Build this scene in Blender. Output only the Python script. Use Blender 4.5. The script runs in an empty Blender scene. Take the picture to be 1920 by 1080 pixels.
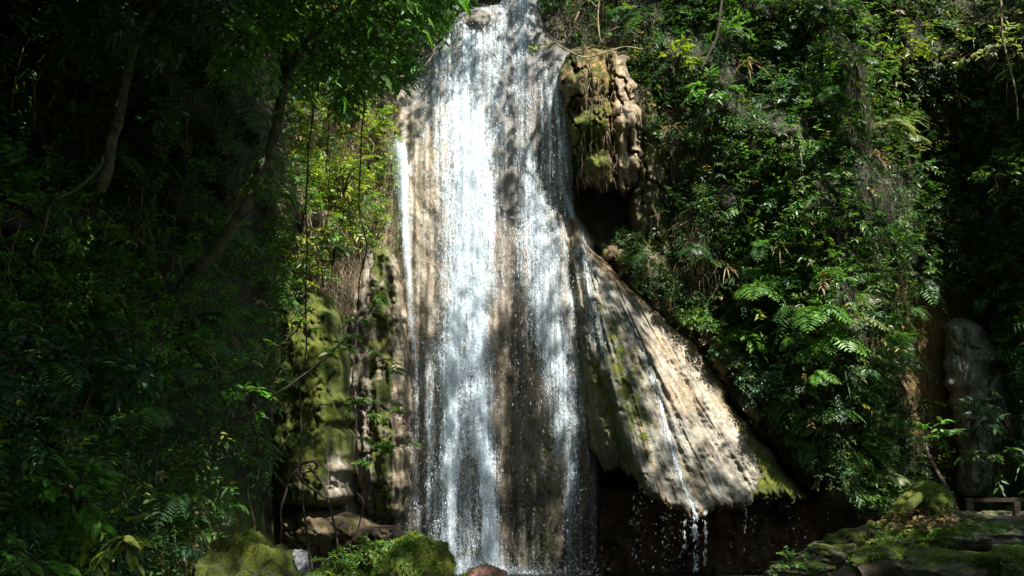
import bpy, math
import numpy as np
from mathutils import Vector

# ------------------------------------------------------------------ camera, world, sun, exposure
scene = bpy.context.scene
COL = scene.collection
PITCH = math.radians(12.12); CAMZ = 1.6; FPX = 1867.0
cam_d = bpy.data.cameras.new('camera'); cam_d.lens = 35.0; cam_d.sensor_width = 36.0
cam_d.clip_start = 0.1; cam_d.clip_end = 1000
cam = bpy.data.objects.new('camera', cam_d); COL.objects.link(cam)
cam.location = (0, 0, CAMZ); cam.rotation_euler = (math.pi/2+PITCH, 0, 0)
scene.camera = cam

SUN = np.array([0.34, -0.44, 0.83]); SUN /= np.linalg.norm(SUN)      # direction towards the sun
elev = math.asin(SUN[2]); azim = math.atan2(SUN[0], SUN[1])
w = bpy.data.worlds.new('World'); scene.world = w; w.use_nodes = True
nt = w.node_tree; bg = nt.nodes['Background']
sky = nt.nodes.new('ShaderNodeTexSky'); sky.sky_type = 'NISHITA'; sky.sun_disc = False
sky.sun_elevation = elev; sky.sun_rotation = azim
nt.links.new(sky.outputs[0], bg.inputs[0]); bg.inputs[1].default_value = 0.10
sd = bpy.data.lights.new('sun', 'SUN'); sd.energy = 5.0; sd.angle = math.radians(0.53); sd.color = (1, 0.955, 0.87)
so = bpy.data.objects.new('sun', sd); COL.objects.link(so)
so.rotation_euler = Vector(SUN).to_track_quat('Z', 'Y').to_euler()
vs = scene.view_settings; vs.view_transform = 'Standard'; vs.look = 'None'; vs.gamma = 1.0
vs.use_curve_mapping = False; vs.exposure = 1.3
try:
    scene.cycles.max_bounces = 6; scene.cycles.transparent_max_bounces = 16
    scene.cycles.diffuse_bounces = 3; scene.cycles.glossy_bounces = 2; scene.cycles.transmission_bounces = 4
except Exception: pass

# ------------------------------------------------------------------ numpy helpers
R = np.random.default_rng(7)
ct, st = math.cos(PITCH), math.sin(PITCH)
def unproj(px, py, Y):
    px = np.asarray(px, float); py = np.asarray(py, float); Y = np.asarray(Y, float)
    a = (px-960.0); b = (540.0-py)
    dy = FPX*ct - b*st; dz = FPX*st + b*ct
    k = Y/dy
    px, py, Y = np.broadcast_arrays(a*k, dz*k+CAMZ, Y)
    return np.stack([px, Y, py], -1)
def proj(P):
    x = P[..., 0]; y = P[..., 1]; z = P[..., 2]-CAMZ
    f = y*ct+z*st; u = -y*st+z*ct
    return 960+FPX*x/f, 540-FPX*u/f
def P3(px, py, Y): return unproj(px, py, Y)
def nrm(v): return v/np.maximum(np.linalg.norm(v, axis=-1, keepdims=True), 1e-9)
def sstep(a, b, x):
    t = np.clip((x-a)/(b-a), 0, 1); return t*t*(3-2*t)
_T = np.random.default_rng(3).random(65536)
def _h(i, j, k): return _T[(i*73856093 ^ j*19349663 ^ k*83492791) & 65535]
def vn(x, y, z=0.0):
    x, y, z = np.broadcast_arrays(np.asarray(x, float), np.asarray(y, float), np.asarray(z, float))
    xi = np.floor(x).astype(np.int64); yi = np.floor(y).astype(np.int64); zi = np.floor(z).astype(np.int64)
    fx = x-xi; fy = y-yi; fz = z-zi
    fx = fx*fx*(3-2*fx); fy = fy*fy*(3-2*fy); fz = fz*fz*(3-2*fz)
    def L(a, b, t): return a+(b-a)*t
    c = [[[_h(xi+a, yi+b, zi+d) for d in (0, 1)] for b in (0, 1)] for a in (0, 1)]
    r = L(L(L(c[0][0][0], c[1][0][0], fx), L(c[0][1][0], c[1][1][0], fx), fy),
          L(L(c[0][0][1], c[1][0][1], fx), L(c[0][1][1], c[1][1][1], fx), fy), fz)
    return r*2-1
def fbm(x, y, z=0.0, o=4, g=0.5):
    s = 0; a = 1; t = 0
    for i in range(o):
        s = s+a*vn(x*2**i+i*17.3, y*2**i+i*9.1, z*2**i+i*5.7); t += a; a *= g
    return s/t
def inpoly(px, py, poly):
    px = np.asarray(px, float); py = np.asarray(py, float); r = np.zeros(px.shape, bool)
    n = len(poly)
    for i in range(n):
        x1, y1 = poly[i]; x2, y2 = poly[(i+1) % n]
        if y1 == y2: continue
        c = ((y1 > py) != (y2 > py)) & (px < (x2-x1)*(py-y1)/(y2-y1)+x1)
        r ^= c
    return r
def interp(x, pts): a = np.array(pts, float); return np.interp(x, a[:, 0], a[:, 1])
class Grid:                                     # smooth lookup of a coarse control table
    def __init__(s, xs, ys, T, step=20, blur=3):
        xs = np.array(xs, float); ys = np.array(ys, float); T = np.array(T, float)   # T[ix][iy]
        s.x0, s.y0, s.st = xs[0], ys[0], step
        gx = np.arange(xs[0], xs[-1]+step, step); gy = np.arange(ys[0], ys[-1]+step, step)
        A = np.array([np.interp(gy, ys, r) for r in T])
        B = np.array([np.interp(gx, xs, A[:, j]) for j in range(len(gy))]).T
        k = np.exp(-0.5*(np.arange(-2*blur, 2*blur+1)/blur)**2); k /= k.sum(); m = 2*blur
        B = np.pad(B, m, mode='edge')
        B = np.apply_along_axis(lambda v: np.convolve(v, k, 'valid'), 0, B)
        s.B = np.apply_along_axis(lambda v: np.convolve(v, k, 'valid'), 1, B)
    def __call__(s, px, py):
        u = np.clip((np.asarray(px, float)-s.x0)/s.st, 0, s.B.shape[0]-1.001)
        v = np.clip((np.asarray(py, float)-s.y0)/s.st, 0, s.B.shape[1]-1.001)
        i = u.astype(int); j = v.astype(int); fu = u-i; fv = v-j; B = s.B
        return (B[i, j]*(1-fu)+B[i+1, j]*fu)*(1-fv)+(B[i, j+1]*(1-fu)+B[i+1, j+1]*fu)*fv

# ------------------------------------------------------------------ object helpers
def tag(o, label=None, cat=None, group=None, kind=None):
    if label: o['label'] = label
    if cat: o['category'] = cat
    if group: o['group'] = group
    if kind: o['kind'] = kind
    return o
def empty(name, loc, label, cat, group=None):
    o = bpy.data.objects.new(name, None); COL.objects.link(o); o.location = tuple(map(float, loc))
    o.empty_display_size = 0.2
    return tag(o, label, cat, group)
def mesh(name, V, F, mat, attrs=None, smooth=True):
    V = np.asarray(V, np.float32).reshape(-1, 3); F = np.asarray(F, np.int32)
    me = bpy.data.meshes.new(name); m, k = F.shape
    me.vertices.add(len(V)); me.vertices.foreach_set('co', V.ravel())
    me.loops.add(m*k); me.loops.foreach_set('vertex_index', F.ravel())
    me.polygons.add(m); me.polygons.foreach_set('loop_start', np.arange(0, m*k, k, dtype=np.int32))
    me.polygons.foreach_set('use_smooth', np.full(m, smooth))
    me.update(calc_edges=True)
    for an, (ty, arr) in (attrs or {}).items():
        at = me.attributes.new(an, ty, 'POINT'); arr = np.asarray(arr, np.float32)
        if ty == 'FLOAT_COLOR':
            if arr.shape[-1] == 3: arr = np.concatenate([arr, np.ones(arr.shape[:-1]+(1,), np.float32)], -1)
            at.data.foreach_set('color', arr.ravel())
        elif ty == 'FLOAT_VECTOR': at.data.foreach_set('vector', arr.ravel())
        else: at.data.foreach_set('value', arr.ravel())
    if mat: me.materials.append(mat)
    return me
def obj(name, V, F, mat, parent=None, attrs=None, smooth=True, me=None):
    if me is None:
        if parent is not None: V = np.asarray(V, float)-np.array(parent_world(parent))
        me = mesh(name, V, F, mat, attrs, smooth)
    o = bpy.data.objects.new(name, me); COL.objects.link(o)
    if parent is not None: o.parent = parent
    return o
def parent_world(p):
    v = np.array(p.location, float)
    while p.parent is not None: p = p.parent; v = v+np.array(p.location)
    return v
def gridF(n, m, flip=False):
    i = np.arange((n-1)*(m-1)); r = i//(m-1); c = i % (m-1); a = r*m+c
    F = np.stack([a, a+1, a+m+1, a+m], 1)
    return F[:, ::-1] if flip else F

# ------------------------------------------------------------------ materials
def newmat(name):
    m = bpy.data.materials.new(name); m.use_nodes = True; n = m.node_tree.nodes
    for x in list(n): n.remove(x)
    return m, n, m.node_tree.links
def N(n, t, **k):
    x = n.new(t)
    for a, b in k.items():
        if a.startswith('i_'):
            key = a[2:]; key = int(key) if key.isdigit() else key.replace('_', ' ')
            x.inputs[key].default_value = b
        else: setattr(x, a, b)
    return x
def mathn(n, l, op, a, b=None, c=None, clamp=False):
    x = n.new('ShaderNodeMath'); x.operation = op; x.use_clamp = clamp
    for i, v in enumerate((a, b, c)):
        if v is None: continue
        if isinstance(v, (int, float)): x.inputs[i].default_value = v
        else: l.new(v, x.inputs[i])
    return x.outputs[0]
def mapr(n, l, v, a, b, c, d, smooth=False):
    x = n.new('ShaderNodeMapRange'); x.interpolation_type = 'SMOOTHSTEP' if smooth else 'LINEAR'
    l.new(v, x.inputs[0])
    for i, q in enumerate((a, b, c, d)):
        if isinstance(q, (int, float)): x.inputs[i+1].default_value = q
        else: l.new(q, x.inputs[i+1])
    return x.outputs[0]
def noise(n, l, vec, scale, detail=4, rough=0.6, dist=0.0):
    x = N(n, 'ShaderNodeTexNoise', i_Scale=scale, i_Detail=detail, i_Roughness=rough, i_Distortion=dist)
    if vec is not None: l.new(vec, x.inputs['Vector'])
    return x.outputs[0]
def mixc(n, l, blend, fac, a, b):
    x = n.new('ShaderNodeMix'); x.data_type = 'RGBA'; x.blend_type = blend
    if isinstance(fac, (int, float)): x.inputs[0].default_value = fac
    else: l.new(fac, x.inputs[0])
    for i, v in ((6, a), (7, b)):
        if isinstance(v, tuple): x.inputs[i].default_value = v
        else: l.new(v, x.inputs[i])
    return x.outputs[2]

def rock_material():
    m, n, l = newmat('wet_travertine_rock')
    geo = N(n, 'ShaderNodeNewGeometry'); pos = geo.outputs['Position']
    col = N(n, 'ShaderNodeAttribute', attribute_name='col').outputs['Color']
    moss = N(n, 'ShaderNodeAttribute', attribute_name='moss').outputs['Fac']
    wet = N(n, 'ShaderNodeAttribute', attribute_name='wet').outputs['Fac']
    def stretch(sx, sy, sz):
        x = n.new('ShaderNodeVectorMath'); x.operation = 'MULTIPLY'; l.new(pos, x.inputs[0]); x.inputs[1].default_value = (sx, sy, sz)
        return x.outputs[0]
    n1 = noise(n, l, stretch(3, 3, 0.6), 1.6, 6, 0.65)          # vertical streaks of mineral stain
    n2 = noise(n, l, pos, 9, 6, 0.7)
    n3 = noise(n, l, stretch(1, 1, 0.6), 22, 4, 0.7)
    c = mixc(n, l, 'MULTIPLY', 1.0, col, mixc(n, l, 'MIX', mapr(n, l, n1, 0.36, 0.64, 0, 1), (0.5, 0.48, 0.46, 1), (1.35, 1.3, 1.22, 1)))
    c = mixc(n, l, 'MULTIPLY', 1.0, c, mixc(n, l, 'MIX', mapr(n, l, n2, 0.36, 0.66, 0, 1), (0.55, 0.53, 0.5, 1), (1.35, 1.35, 1.35, 1)))
    # moss patches break up the rock
    mm = mathn(n, l, 'ADD', moss, mathn(n, l, 'MULTIPLY', mathn(n, l, 'SUBTRACT', noise(n, l, pos, 4.5, 6, 0.75), 0.5), 2.6))
    mf = mapr(n, l, mm, 0.42, 0.62, 0, 1, True)
    mcol = mixc(n, l, 'MIX', mapr(n, l, noise(n, l, pos, 2.6, 5, 0.7), 0.35, 0.65, 0, 1), (0.045, 0.075, 0.008, 1), (0.15, 0.165, 0.014, 1))
    mcol = mixc(n, l, 'MULTIPLY', 1.0, mcol, mixc(n, l, 'MIX', mapr(n, l, noise(n, l, pos, 40, 3, 0.7), 0.35, 0.65, 0, 1), (0.4, 0.4, 0.4, 1), (1.5, 1.5, 1.5, 1)))
    c = mixc(n, l, 'MIX', mf, c, mcol)
    b = N(n, 'ShaderNodeBsdfPrincipled'); l.new(c, b.inputs['Base Color'])
    rough = mathn(n, l, 'ADD', mapr(n, l, wet, 0, 1, 0.85, 0.38), mathn(n, l, 'MULTIPLY', n2, 0.12))
    rough = mathn(n, l, 'MAXIMUM', rough, mathn(n, l, 'MULTIPLY', mf, 0.95), clamp=True)
    l.new(rough, b.inputs['Roughness'])
    h = mathn(n, l, 'ADD', mathn(n, l, 'MULTIPLY', n2, 0.5), mathn(n, l, 'MULTIPLY', n3, 0.35))
    h = mathn(n, l, 'ADD', h, mathn(n, l, 'MULTIPLY', n1, 0.5))
    vor = N(n, 'ShaderNodeTexVoronoi', i_Scale=7.0); l.new(stretch(1, 1, 0.7), vor.inputs['Vector'])
    h = mathn(n, l, 'ADD', h, mathn(n, l, 'MULTIPLY', vor.outputs['Distance'], 0.2))
    h = mathn(n, l, 'ADD', h, mathn(n, l, 'MULTIPLY', mf, mathn(n, l, 'MULTIPLY', noise(n, l, pos, 60, 3, 0.7), 0.7)))
    bp = N(n, 'ShaderNodeBump', i_Strength=0.9, i_Distance=0.065); l.new(h, bp.inputs['Height'])
    l.new(bp.outputs[0], b.inputs['Normal'])
    o = N(n, 'ShaderNodeOutputMaterial'); l.new(b.outputs[0], o.inputs[0])
    return m
def leaf_material():
    m, n, l = newmat('leaf_green')
    col = N(n, 'ShaderNodeAttribute', attribute_name='col').outputs['Color']
    geo = N(n, 'ShaderNodeNewGeometry')
    v = mixc(n, l, 'MIX', mapr(n, l, noise(n, l, geo.outputs['Position'], 14, 3), 0.35, 0.65, 0, 1), (0.72, 0.72, 0.72, 1), (1.22, 1.22, 1.22, 1))
    c = mixc(n, l, 'MULTIPLY', 1.0, col, v)
    b = N(n, 'ShaderNodeBsdfPrincipled', i_Roughness=0.43); l.new(c, b.inputs['Base Color'])
    b.inputs['Specular IOR Level'].default_value = 0.5
    t = N(n, 'ShaderNodeBsdfTranslucent')
    tc = mixc(n, l, 'MULTIPLY', 1.0, c, (2.0, 2.2, 0.75, 1)); l.new(tc, t.inputs[0])
    mx = N(n, 'ShaderNodeMixShader'); mx.inputs[0].default_value = 0.33
    l.new(b.outputs[0], mx.inputs[1]); l.new(t.outputs[0], mx.inputs[2])
    o = N(n, 'ShaderNodeOutputMaterial'); l.new(mx.outputs[0], o.inputs[0])
    return m
def bark_material(name, c1, c2, c3):
    m, n, l = newmat(name); pos = N(n, 'ShaderNodeNewGeometry').outputs['Position']
    f = mapr(n, l, noise(n, l, pos, 5, 6, 0.7), 0.4, 0.6, 0, 1)
    c = mixc(n, l, 'MIX', f, c1, c2)
    c = mixc(n, l, 'MIX', mapr(n, l, noise(n, l, pos, 2.3, 5, 0.7), 0.52, 0.62, 0, 1), c, c3)
    b = N(n, 'ShaderNodeBsdfPrincipled', i_Roughness=0.9); l.new(c, b.inputs['Base Color'])
    bp = N(n, 'ShaderNodeBump', i_Strength=0.8, i_Distance=0.03); l.new(noise(n, l, pos, 30, 5, 0.7), bp.inputs['Height']); l.new(bp.outputs[0], b.inputs['Normal'])
    o = N(n, 'ShaderNodeOutputMaterial'); l.new(b.outputs[0], o.inputs[0])
    return m
def water_sheet_material():
    m, n, l = newmat('falling_water')
    fl = N(n, 'ShaderNodeAttribute', attribute_name='flow').outputs['Vector']
    dens = N(n, 'ShaderNodeAttribute', attribute_name='dens').outputs['Fac']
    def st_(a, b_, c_):
        x = n.new('ShaderNodeVectorMath'); x.operation = 'MULTIPLY'; l.new(fl, x.inputs[0]); x.inputs[1].default_value = (a, b_, c_)
        return x.outputs[0]
    s1 = noise(n, l, st_(9, 0.55, 5), 1, 4, 0.6, 0.3)          # long ribbons
    s2 = noise(n, l, st_(26, 4.5, 5), 1, 3, 0.7, 0.6)         # broken strands
    s3 = noise(n, l, st_(34, 18, 5), 1, 2, 0.65, 0.5)           # droplets
    v = mathn(n, l, 'ADD', mathn(n, l, 'MULTIPLY', s1, 0.34), mathn(n, l, 'ADD', mathn(n, l, 'MULTIPLY', s2, 0.28), mathn(n, l, 'MULTIPLY', s3, 0.38)))
    thr = mapr(n, l, dens, 0, 1, 0.64, 0.38)
    lo = mathn(n, l, 'SUBTRACT', thr, 0.045); hi = mathn(n, l, 'ADD', thr, 0.085)
    a = mapr(n, l, v, lo, hi, 0, 1, True)
    a = mathn(n, l, 'MULTIPLY', a, mapr(n, l, dens, 0.0, 0.12, 0, 1))
    b = N(n, 'ShaderNodeBsdfPrincipled', i_Roughness=0.35); b.inputs['Base Color'].default_value = (0.76, 0.88, 0.97, 1)
    bp = N(n, 'ShaderNodeBump', i_Strength=1.0, i_Distance=0.08); l.new(v, bp.inputs['Height']); l.new(bp.outputs[0], b.inputs['Normal'])
    t = N(n, 'ShaderNodeBsdfTranslucent'); t.inputs[0].default_value = (0.8, 0.88, 0.95, 1)
    mx = N(n, 'ShaderNodeMixShader'); mx.inputs[0].default_value = 0.3; l.new(b.outputs[0], mx.inputs[1]); l.new(t.outputs[0], mx.inputs[2])
    tr = N(n, 'ShaderNodeBsdfTransparent')
    fin = N(n, 'ShaderNodeMixShader'); l.new(mathn(n, l, 'MULTIPLY', a, 0.9), fin.inputs[0]); l.new(tr.outputs[0], fin.inputs[1]); l.new(mx.outputs[0], fin.inputs[2])
    o = N(n, 'ShaderNodeOutputMaterial'); l.new(fin.outputs[0], o.inputs[0])
    return m
def drop_material():
    m, n, l = newmat('water_drops')
    b = N(n, 'ShaderNodeBsdfPrincipled', i_Roughness=0.15); b.inputs['Base Color'].default_value = (0.8, 0.87, 0.92, 1)
    o = N(n, 'ShaderNodeOutputMaterial'); l.new(b.outputs[0], o.inputs[0]); return m
def pool_material():
    m, n, l = newmat('pool_water'); pos = N(n, 'ShaderNodeNewGeometry').outputs['Position']
    b = N(n, 'ShaderNodeBsdfPrincipled', i_Roughness=0.08)
    f = mapr(n, l, noise(n, l, pos, 3.0, 6, 0.7), 0.45, 0.6, 0, 1)
    l.new(mixc(n, l, 'MIX', f, (0.02, 0.035, 0.025, 1), (0.09, 0.12, 0.09, 1)), b.inputs['Base Color'])
    bp = N(n, 'ShaderNodeBump', i_Strength=0.7, i_Distance=0.08); l.new(noise(n, l, pos, 5, 5, 0.65), bp.inputs['Height']); l.new(bp.outputs[0], b.inputs['Normal'])
    o = N(n, 'ShaderNodeOutputMaterial'); l.new(b.outputs[0], o.inputs[0]); return m
ROCK = rock_material(); LEAF = leaf_material(); WATER = water_sheet_material(); DROP = drop_material(); POOL = pool_material()
BARK = bark_material('mossy_bark', (0.05, 0.042, 0.026, 1), (0.17, 0.155, 0.10, 1), (0.09, 0.12, 0.025, 1))
VINE = bark_material('dark_vine', (0.03, 0.022, 0.014, 1), (0.08, 0.06, 0.035, 1), (0.05, 0.05, 0.02, 1))
DRYROOT = bark_material('pale_dry_root', (0.22, 0.155, 0.09, 1), (0.48, 0.38, 0.25, 1), (0.1, 0.07, 0.04, 1))
WOOD = bark_material('weathered_wood', (0.05, 0.035, 0.022, 1), (0.13, 0.095, 0.065, 1), (0.06, 0.05, 0.03, 1))

# colours of rock; the dark one also paints shade into recesses
TAN = np.array([0.34, 0.285, 0.21]); GREY = np.array([0.27, 0.26, 0.24]); DARK = np.array([0.07, 0.06, 0.045]); OCHRE = np.array([0.24, 0.145, 0.05])
SOIL = np.array([0.028, 0.021, 0.012]); PALE = np.array([0.46, 0.39, 0.29])
def lerp(a, b, t): t = np.asarray(t)[..., None]; return a*(1-t)+b*t

# ------------------------------------------------------------------ the cliff: depth of the gorge wall seen from the pool
cx = [-1000, -300, 0, 250, 450, 530, 600, 700, 800, 900, 1050, 1200, 1350, 1500, 1600, 1700, 1780, 1850, 1950, 2300, 3000]
cy = [-900, -400, 0, 270, 540, 800, 960, 1090, 1500]
CT = [[12, 10, 9, 8, 7.5, 7, 6.5, 6.3, 6],
      [16, 14, 13, 12, 11, 10, 9.3, 9, 8],
      [18, 16, 15, 14, 13, 12, 11, 10.5, 9.5],
      [20, 18, 17.5, 16.5, 15.5, 14.5, 13.7, 13.2, 12.5],
      [24, 21, 20, 19.3, 18.4, 17.8, 17.4, 17, 16.5],
      [27, 23.5, 21.7, 21.2, 21.2, 21.8, 22, 22, 22],
      [28, 24.5, 22.7, 22, 22.0, 22.4, 22.6, 22.6, 22.6],
      [30, 27, 25, 24.2, 23.8, 23.8, 24, 24, 24],
      [32, 29, 26.5, 25.4, 25, 24.8, 24.8, 24.8, 24.8],
      [33, 30, 27, 25.6, 25.4, 25.2, 25, 25, 25],
      [33, 29.5, 26.8, 26, 25.8, 25.6, 25.6, 25.6, 25.6],
      [32, 29, 25.6, 26.2, 26.2, 26, 26, 26, 26],
      [30, 27, 24.6, 24.6, 24.6, 25.2, 26, 26, 26],
      [29, 26, 24, 23.8, 23.4, 23.2, 24.2, 25, 25],
      [29, 26, 24, 23.8, 23.2, 22.8, 23.3, 24.3, 24.5],
      [29.5, 27.5, 26.4, 26.9, 26.6, 25.2, 24.3, 24, 24],
      [31, 29, 27.5, 27.5, 27, 26.5, 26, 25, 25],
      [31, 29, 27.5, 27.5, 27.5, 26.5, 25.5, 24.5, 24],
      [28, 25.5, 24.3, 24.3, 24.2, 23.6, 22.8, 22, 22],
      [23, 22, 21, 20.5, 20, 20, 20, 20, 20],
      [18, 16, 15, 14.5, 14, 14, 14, 14, 14]]
_cl = Grid(cx, cy, CT, blur=2)
LEFTMASS = [(-400, -500), (955, -500), (945, -8), (925, 8), (860, 14), (835, 35), (815, 60), (780, 110), (735, 170), (715, 250), (695, 330), (660, 430), (610, 520), (560, 560), (515, 640), (520, 740), (485, 880), (440, 950), (370, 1000), (345, 1250), (-400, 1250)]
RIGHTMASS = [(1015, -500), (2400, -500), (2400, 1100), (1900, 985), (1830, 950), (1760, 870), (1700, 760), (1690, 610), (1720, 560), (1830, 560), (1790, 590), (1700, 600), (1700, 800), (1770, 960), (1590, 950), (1560, 890), (1495, 805), (1430, 715), (1350, 630), (1280, 545), (1195, 490), (1150, 440), (1200, 330), (1205, 200), (1180, 110), (1100, 95), (1030, 70)]
def soft(px, py, poly, r=30):
    s = 0
    for a, b in ((0, 0), (r, 0), (-r, 0), (0, r), (0, -r), (.7*r, .7*r), (-.7*r, .7*r), (.7*r, -.7*r), (-.7*r, -.7*r)):
        s = s+inpoly(px+a, py+b, poly)
    return s/9.0
def Ycliff(px, py):
    px = np.asarray(px, float); py = np.asarray(py, float)
    Y = _cl(px, py)
    P = unproj(px, py, Y)
    away = sstep(0, 120, np.maximum(690-px, px-1170))*(1-sstep(470, 520, px)*sstep(500, 560, py)*sstep(800, 700, px))*(1-0.85*sstep(1670, 1720, px)*sstep(1960, 1880, px)*sstep(200, 300, py))*(1-(1-sstep(20, 170, px-np.interp(py, [400, 450, 530, 580, 650, 740, 830, 900, 940], [1078, 1108, 1178, 1250, 1308, 1375, 1442, 1500, 1530])))*sstep(400, 470, py))        # no lumps behind the falls and the buttress
    b = fbm(P[..., 0]*0.6+3, P[..., 2]*0.55, P[..., 1]*0.3, 4)
    Y = Y-away*np.clip(b+0.1, -0.5, 1)*2.8
    Y = Y+fbm(P[..., 0]*2.2, P[..., 2]*1.6, 4.0, 3)*0.16
    return Y
def surf_normal(fn, px, py):
    e = 8.0
    a = unproj(px+e, py, fn(px+e, py))-unproj(px-e, py, fn(px-e, py))
    b = unproj(px, py+e, fn(px, py+e))-unproj(px, py-e, fn(px, py-e))
    n = nrm(np.cross(b, a)); V_ = unproj(px, py, fn(px, py))-np.array([0, 0, CAMZ]); n[(n*V_).sum(-1) > 0] *= -1
    return n
gx, gy = np.meshgrid(np.arange(-1000, 3001, 10.), np.arange(-900, 1501, 10.), indexing='ij')
Y = Ycliff(gx, gy); V = unproj(gx, gy, Y)
nz = fbm(gx/70, gy/70, 1.0); c = lerp(SOIL*.8, SOIL*1.2+np.array([0, .006, 0]), np.clip(nz+0.5, 0, 1))
moss = np.full(gx.shape, 0.32)-0.2*sstep(1200, 1300, gx)
och = soft(gx, gy, [(1660, 560), (1800, 560), (1810, 850), (1720, 850), (1680, 700)], 40); c = lerp(c, OCHRE*.8, och); moss = moss*(1-0.5*och)
lit = soft(gx, gy, [(560, 230), (740, 200), (790, 320), (790, 700), (640, 560), (560, 500)], 40); c = lerp(c, PALE*1.1, lit*0.9); moss += 0.04*lit  # pale tan earth, lightened further to brighten the sunlit wall
base = soft(gx, gy, [(640, 500), (820, 500), (830, 1100), (560, 1100), (560, 600)], 30); c = lerp(c, GREY*0.75, base); moss += 0.12*base
ml = soft(gx, gy, [(330, 880), (450, 900), (500, 1000), (520, 1300), (300, 1300)], 20); moss += ml*.6
c = lerp(c, DARK*.25, soft(gx, gy, [(1020, -150), (1230, -150), (1240, 90), (1040, 90)], 25)*.8); moss -= .3*soft(gx, gy, [(1020, -150), (1230, -150), (1240, 90), (1040, 90)], 25)  # shade of the recess above the overhang painted in
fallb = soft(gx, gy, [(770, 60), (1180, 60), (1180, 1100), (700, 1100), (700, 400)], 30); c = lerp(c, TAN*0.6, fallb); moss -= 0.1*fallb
cave = soft(gx, gy, [(1060, 330), (1200, 340), (1230, 560), (1180, 560), (1080, 430)], 20); c = lerp(c, DARK*0.7, cave)  # darkness of the cave painted into the rock colour
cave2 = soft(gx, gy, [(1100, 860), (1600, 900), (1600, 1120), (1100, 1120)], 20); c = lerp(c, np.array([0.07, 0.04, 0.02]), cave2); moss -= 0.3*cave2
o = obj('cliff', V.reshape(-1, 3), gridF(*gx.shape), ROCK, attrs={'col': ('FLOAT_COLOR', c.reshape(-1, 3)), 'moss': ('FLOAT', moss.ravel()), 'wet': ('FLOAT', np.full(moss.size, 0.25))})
tag(o, 'steep earth and rock wall of the jungle gorge', kind='structure')

# ground sheet, pool
gx, gy = np.meshgrid(np.linspace(-1, 1, 161), np.linspace(-1, 1, 161), indexing='ij')
X = np.sign(gx)*np.abs(gx)**3*400; Yg = np.sign(gy)*np.abs(gy)**3*400+12
inp = sstep(15, 9, np.abs(X-1))*sstep(31, 27, Yg)*sstep(2, 7, Yg)
Z = 0.15*(1-inp)-0.7*inp+18*sstep(-7, -34, Yg)*sstep(-300, -90, Yg)+14*sstep(20, 45, np.abs(X))*sstep(22, 0, Yg)+fbm(X*0.4, Yg*0.4, 0.5)*0.12  # unseen hills behind and beside the viewer, raised to dim the sky light
o = obj('ground', np.stack([X, Yg, Z], -1).reshape(-1, 3), gridF(161, 161, True), ROCK, attrs={'col': ('FLOAT_COLOR', np.tile(SOIL*1.5, (X.size, 1))), 'moss': ('FLOAT', np.full(X.size, 0.3)), 'wet': ('FLOAT', np.full(X.size, 0.3))})
tag(o, 'forest floor and stony stream bed', kind='structure')
gx, gy = np.meshgrid(np.linspace(-16, 17, 120), np.linspace(3, 29, 120), indexing='ij')
o = obj('pool_water', np.stack([gx, gy, fbm(gx*2, gy*2)*0.012], -1).reshape(-1, 3), gridF(120, 120, True), POOL)
tag(o, 'dark shallow plunge pool at the foot of the falls', kind='structure')

# ------------------------------------------------------------------ the travertine wall behind the falls
wx = [680, 720, 760, 850, 920, 950, 985, 1030, 1070, 1100, 1130]
wy = [-120, 0, 90, 200, 320, 380, 450, 600, 800, 1000, 1100]
WT = [[27, 26.3, 26, 25.4, 25.0, 24.9, 24.9, 24.7, 24.5, 24.5, 24.5],
      [27, 26.3, 26, 25.0, 24.5, 24.4, 24.3, 24.2, 24.1, 24.1, 24.1],
      [27, 26.3, 26, 24.7, 24.2, 24.1, 24.0, 23.8, 23.7, 23.7, 23.7],
      [27, 26.2, 25.3, 24.4, 23.8, 23.7, 23.6, 23.4, 23.3, 23.2, 23.2],
      [27, 26.0, 25.2, 24.5, 24.0, 23.9, 23.8, 23.7, 23.6, 23.5, 23.5],
      [27, 26.0, 25.3, 24.9, 24.5, 24.4, 24.4, 24.3, 24.2, 24.0, 24.0],
      [27, 26.0, 25.4, 24.8, 24.5, 24.4, 24.0, 23.6, 23.4, 23.6, 23.6],
      [27, 26.2, 25.2, 24.2, 24.3, 24.4, 23.8, 23.2, 23.0, 23.5, 23.6],
      [27, 26.3, 25.4, 24.1, 24.3, 24.8, 24.2, 23.4, 23.1, 23.8, 24.0],
      [27, 26.4, 25.8, 24.6, 24.9, 25.5, 24.9, 23.7, 23.1, 24.0, 24.4],
      [27, 26.6, 26.0, 25.2, 25.4, 26, 25.6, 24.4, 23.7, 24.6, 25.2]]
_wl = Grid(wx, wy, WT, step=8, blur=2)
def Ywall(px, py):
    fl = fbm(px/16, py/260, 2.0, 3)*0.13+fbm(px/48, py/400, 5.0, 2)*0.16
    st_ = fbm(px/20+fbm(px/60, py/60)*1.5, py/45, 7.0, 4)*0.09+np.abs(fbm(px/12, py/150, 4.0, 3))*0.07
    return _wl(px, py)-fl-st_
wL = [(-120, 955), (-5, 945), (8, 930), (16, 880), (26, 855), (50, 838), (100, 795), (160, 725), (250, 712), (420, 705), (520, 690), (700, 680), (900, 690), (960, 720), (1090, 735)]
wR = [(-120, 1020), (0, 1015), (60, 1030), (100, 1085), (180, 1085), (330, 1080), (400, 1084), (450, 1120), (1090, 1135)]
ny, nx = 420, 170
s = np.linspace(-120, 1092, ny); u = np.linspace(0, 1, nx)
py, uu = np.meshgrid(s, u, indexing='ij'); L = interp(py, wL); Rr = interp(py, wR)
px = L+(Rr-L)*uu; ed = np.minimum(uu, 1-uu)*(Rr-L)
Y = Ywall(px, py)+2.2*np.clip(1-ed/14, 0, 1)**2
lip = np.exp(-((px-892)/34)**2-((py-34)/22)**2); Y = Y-.5*lip
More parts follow.
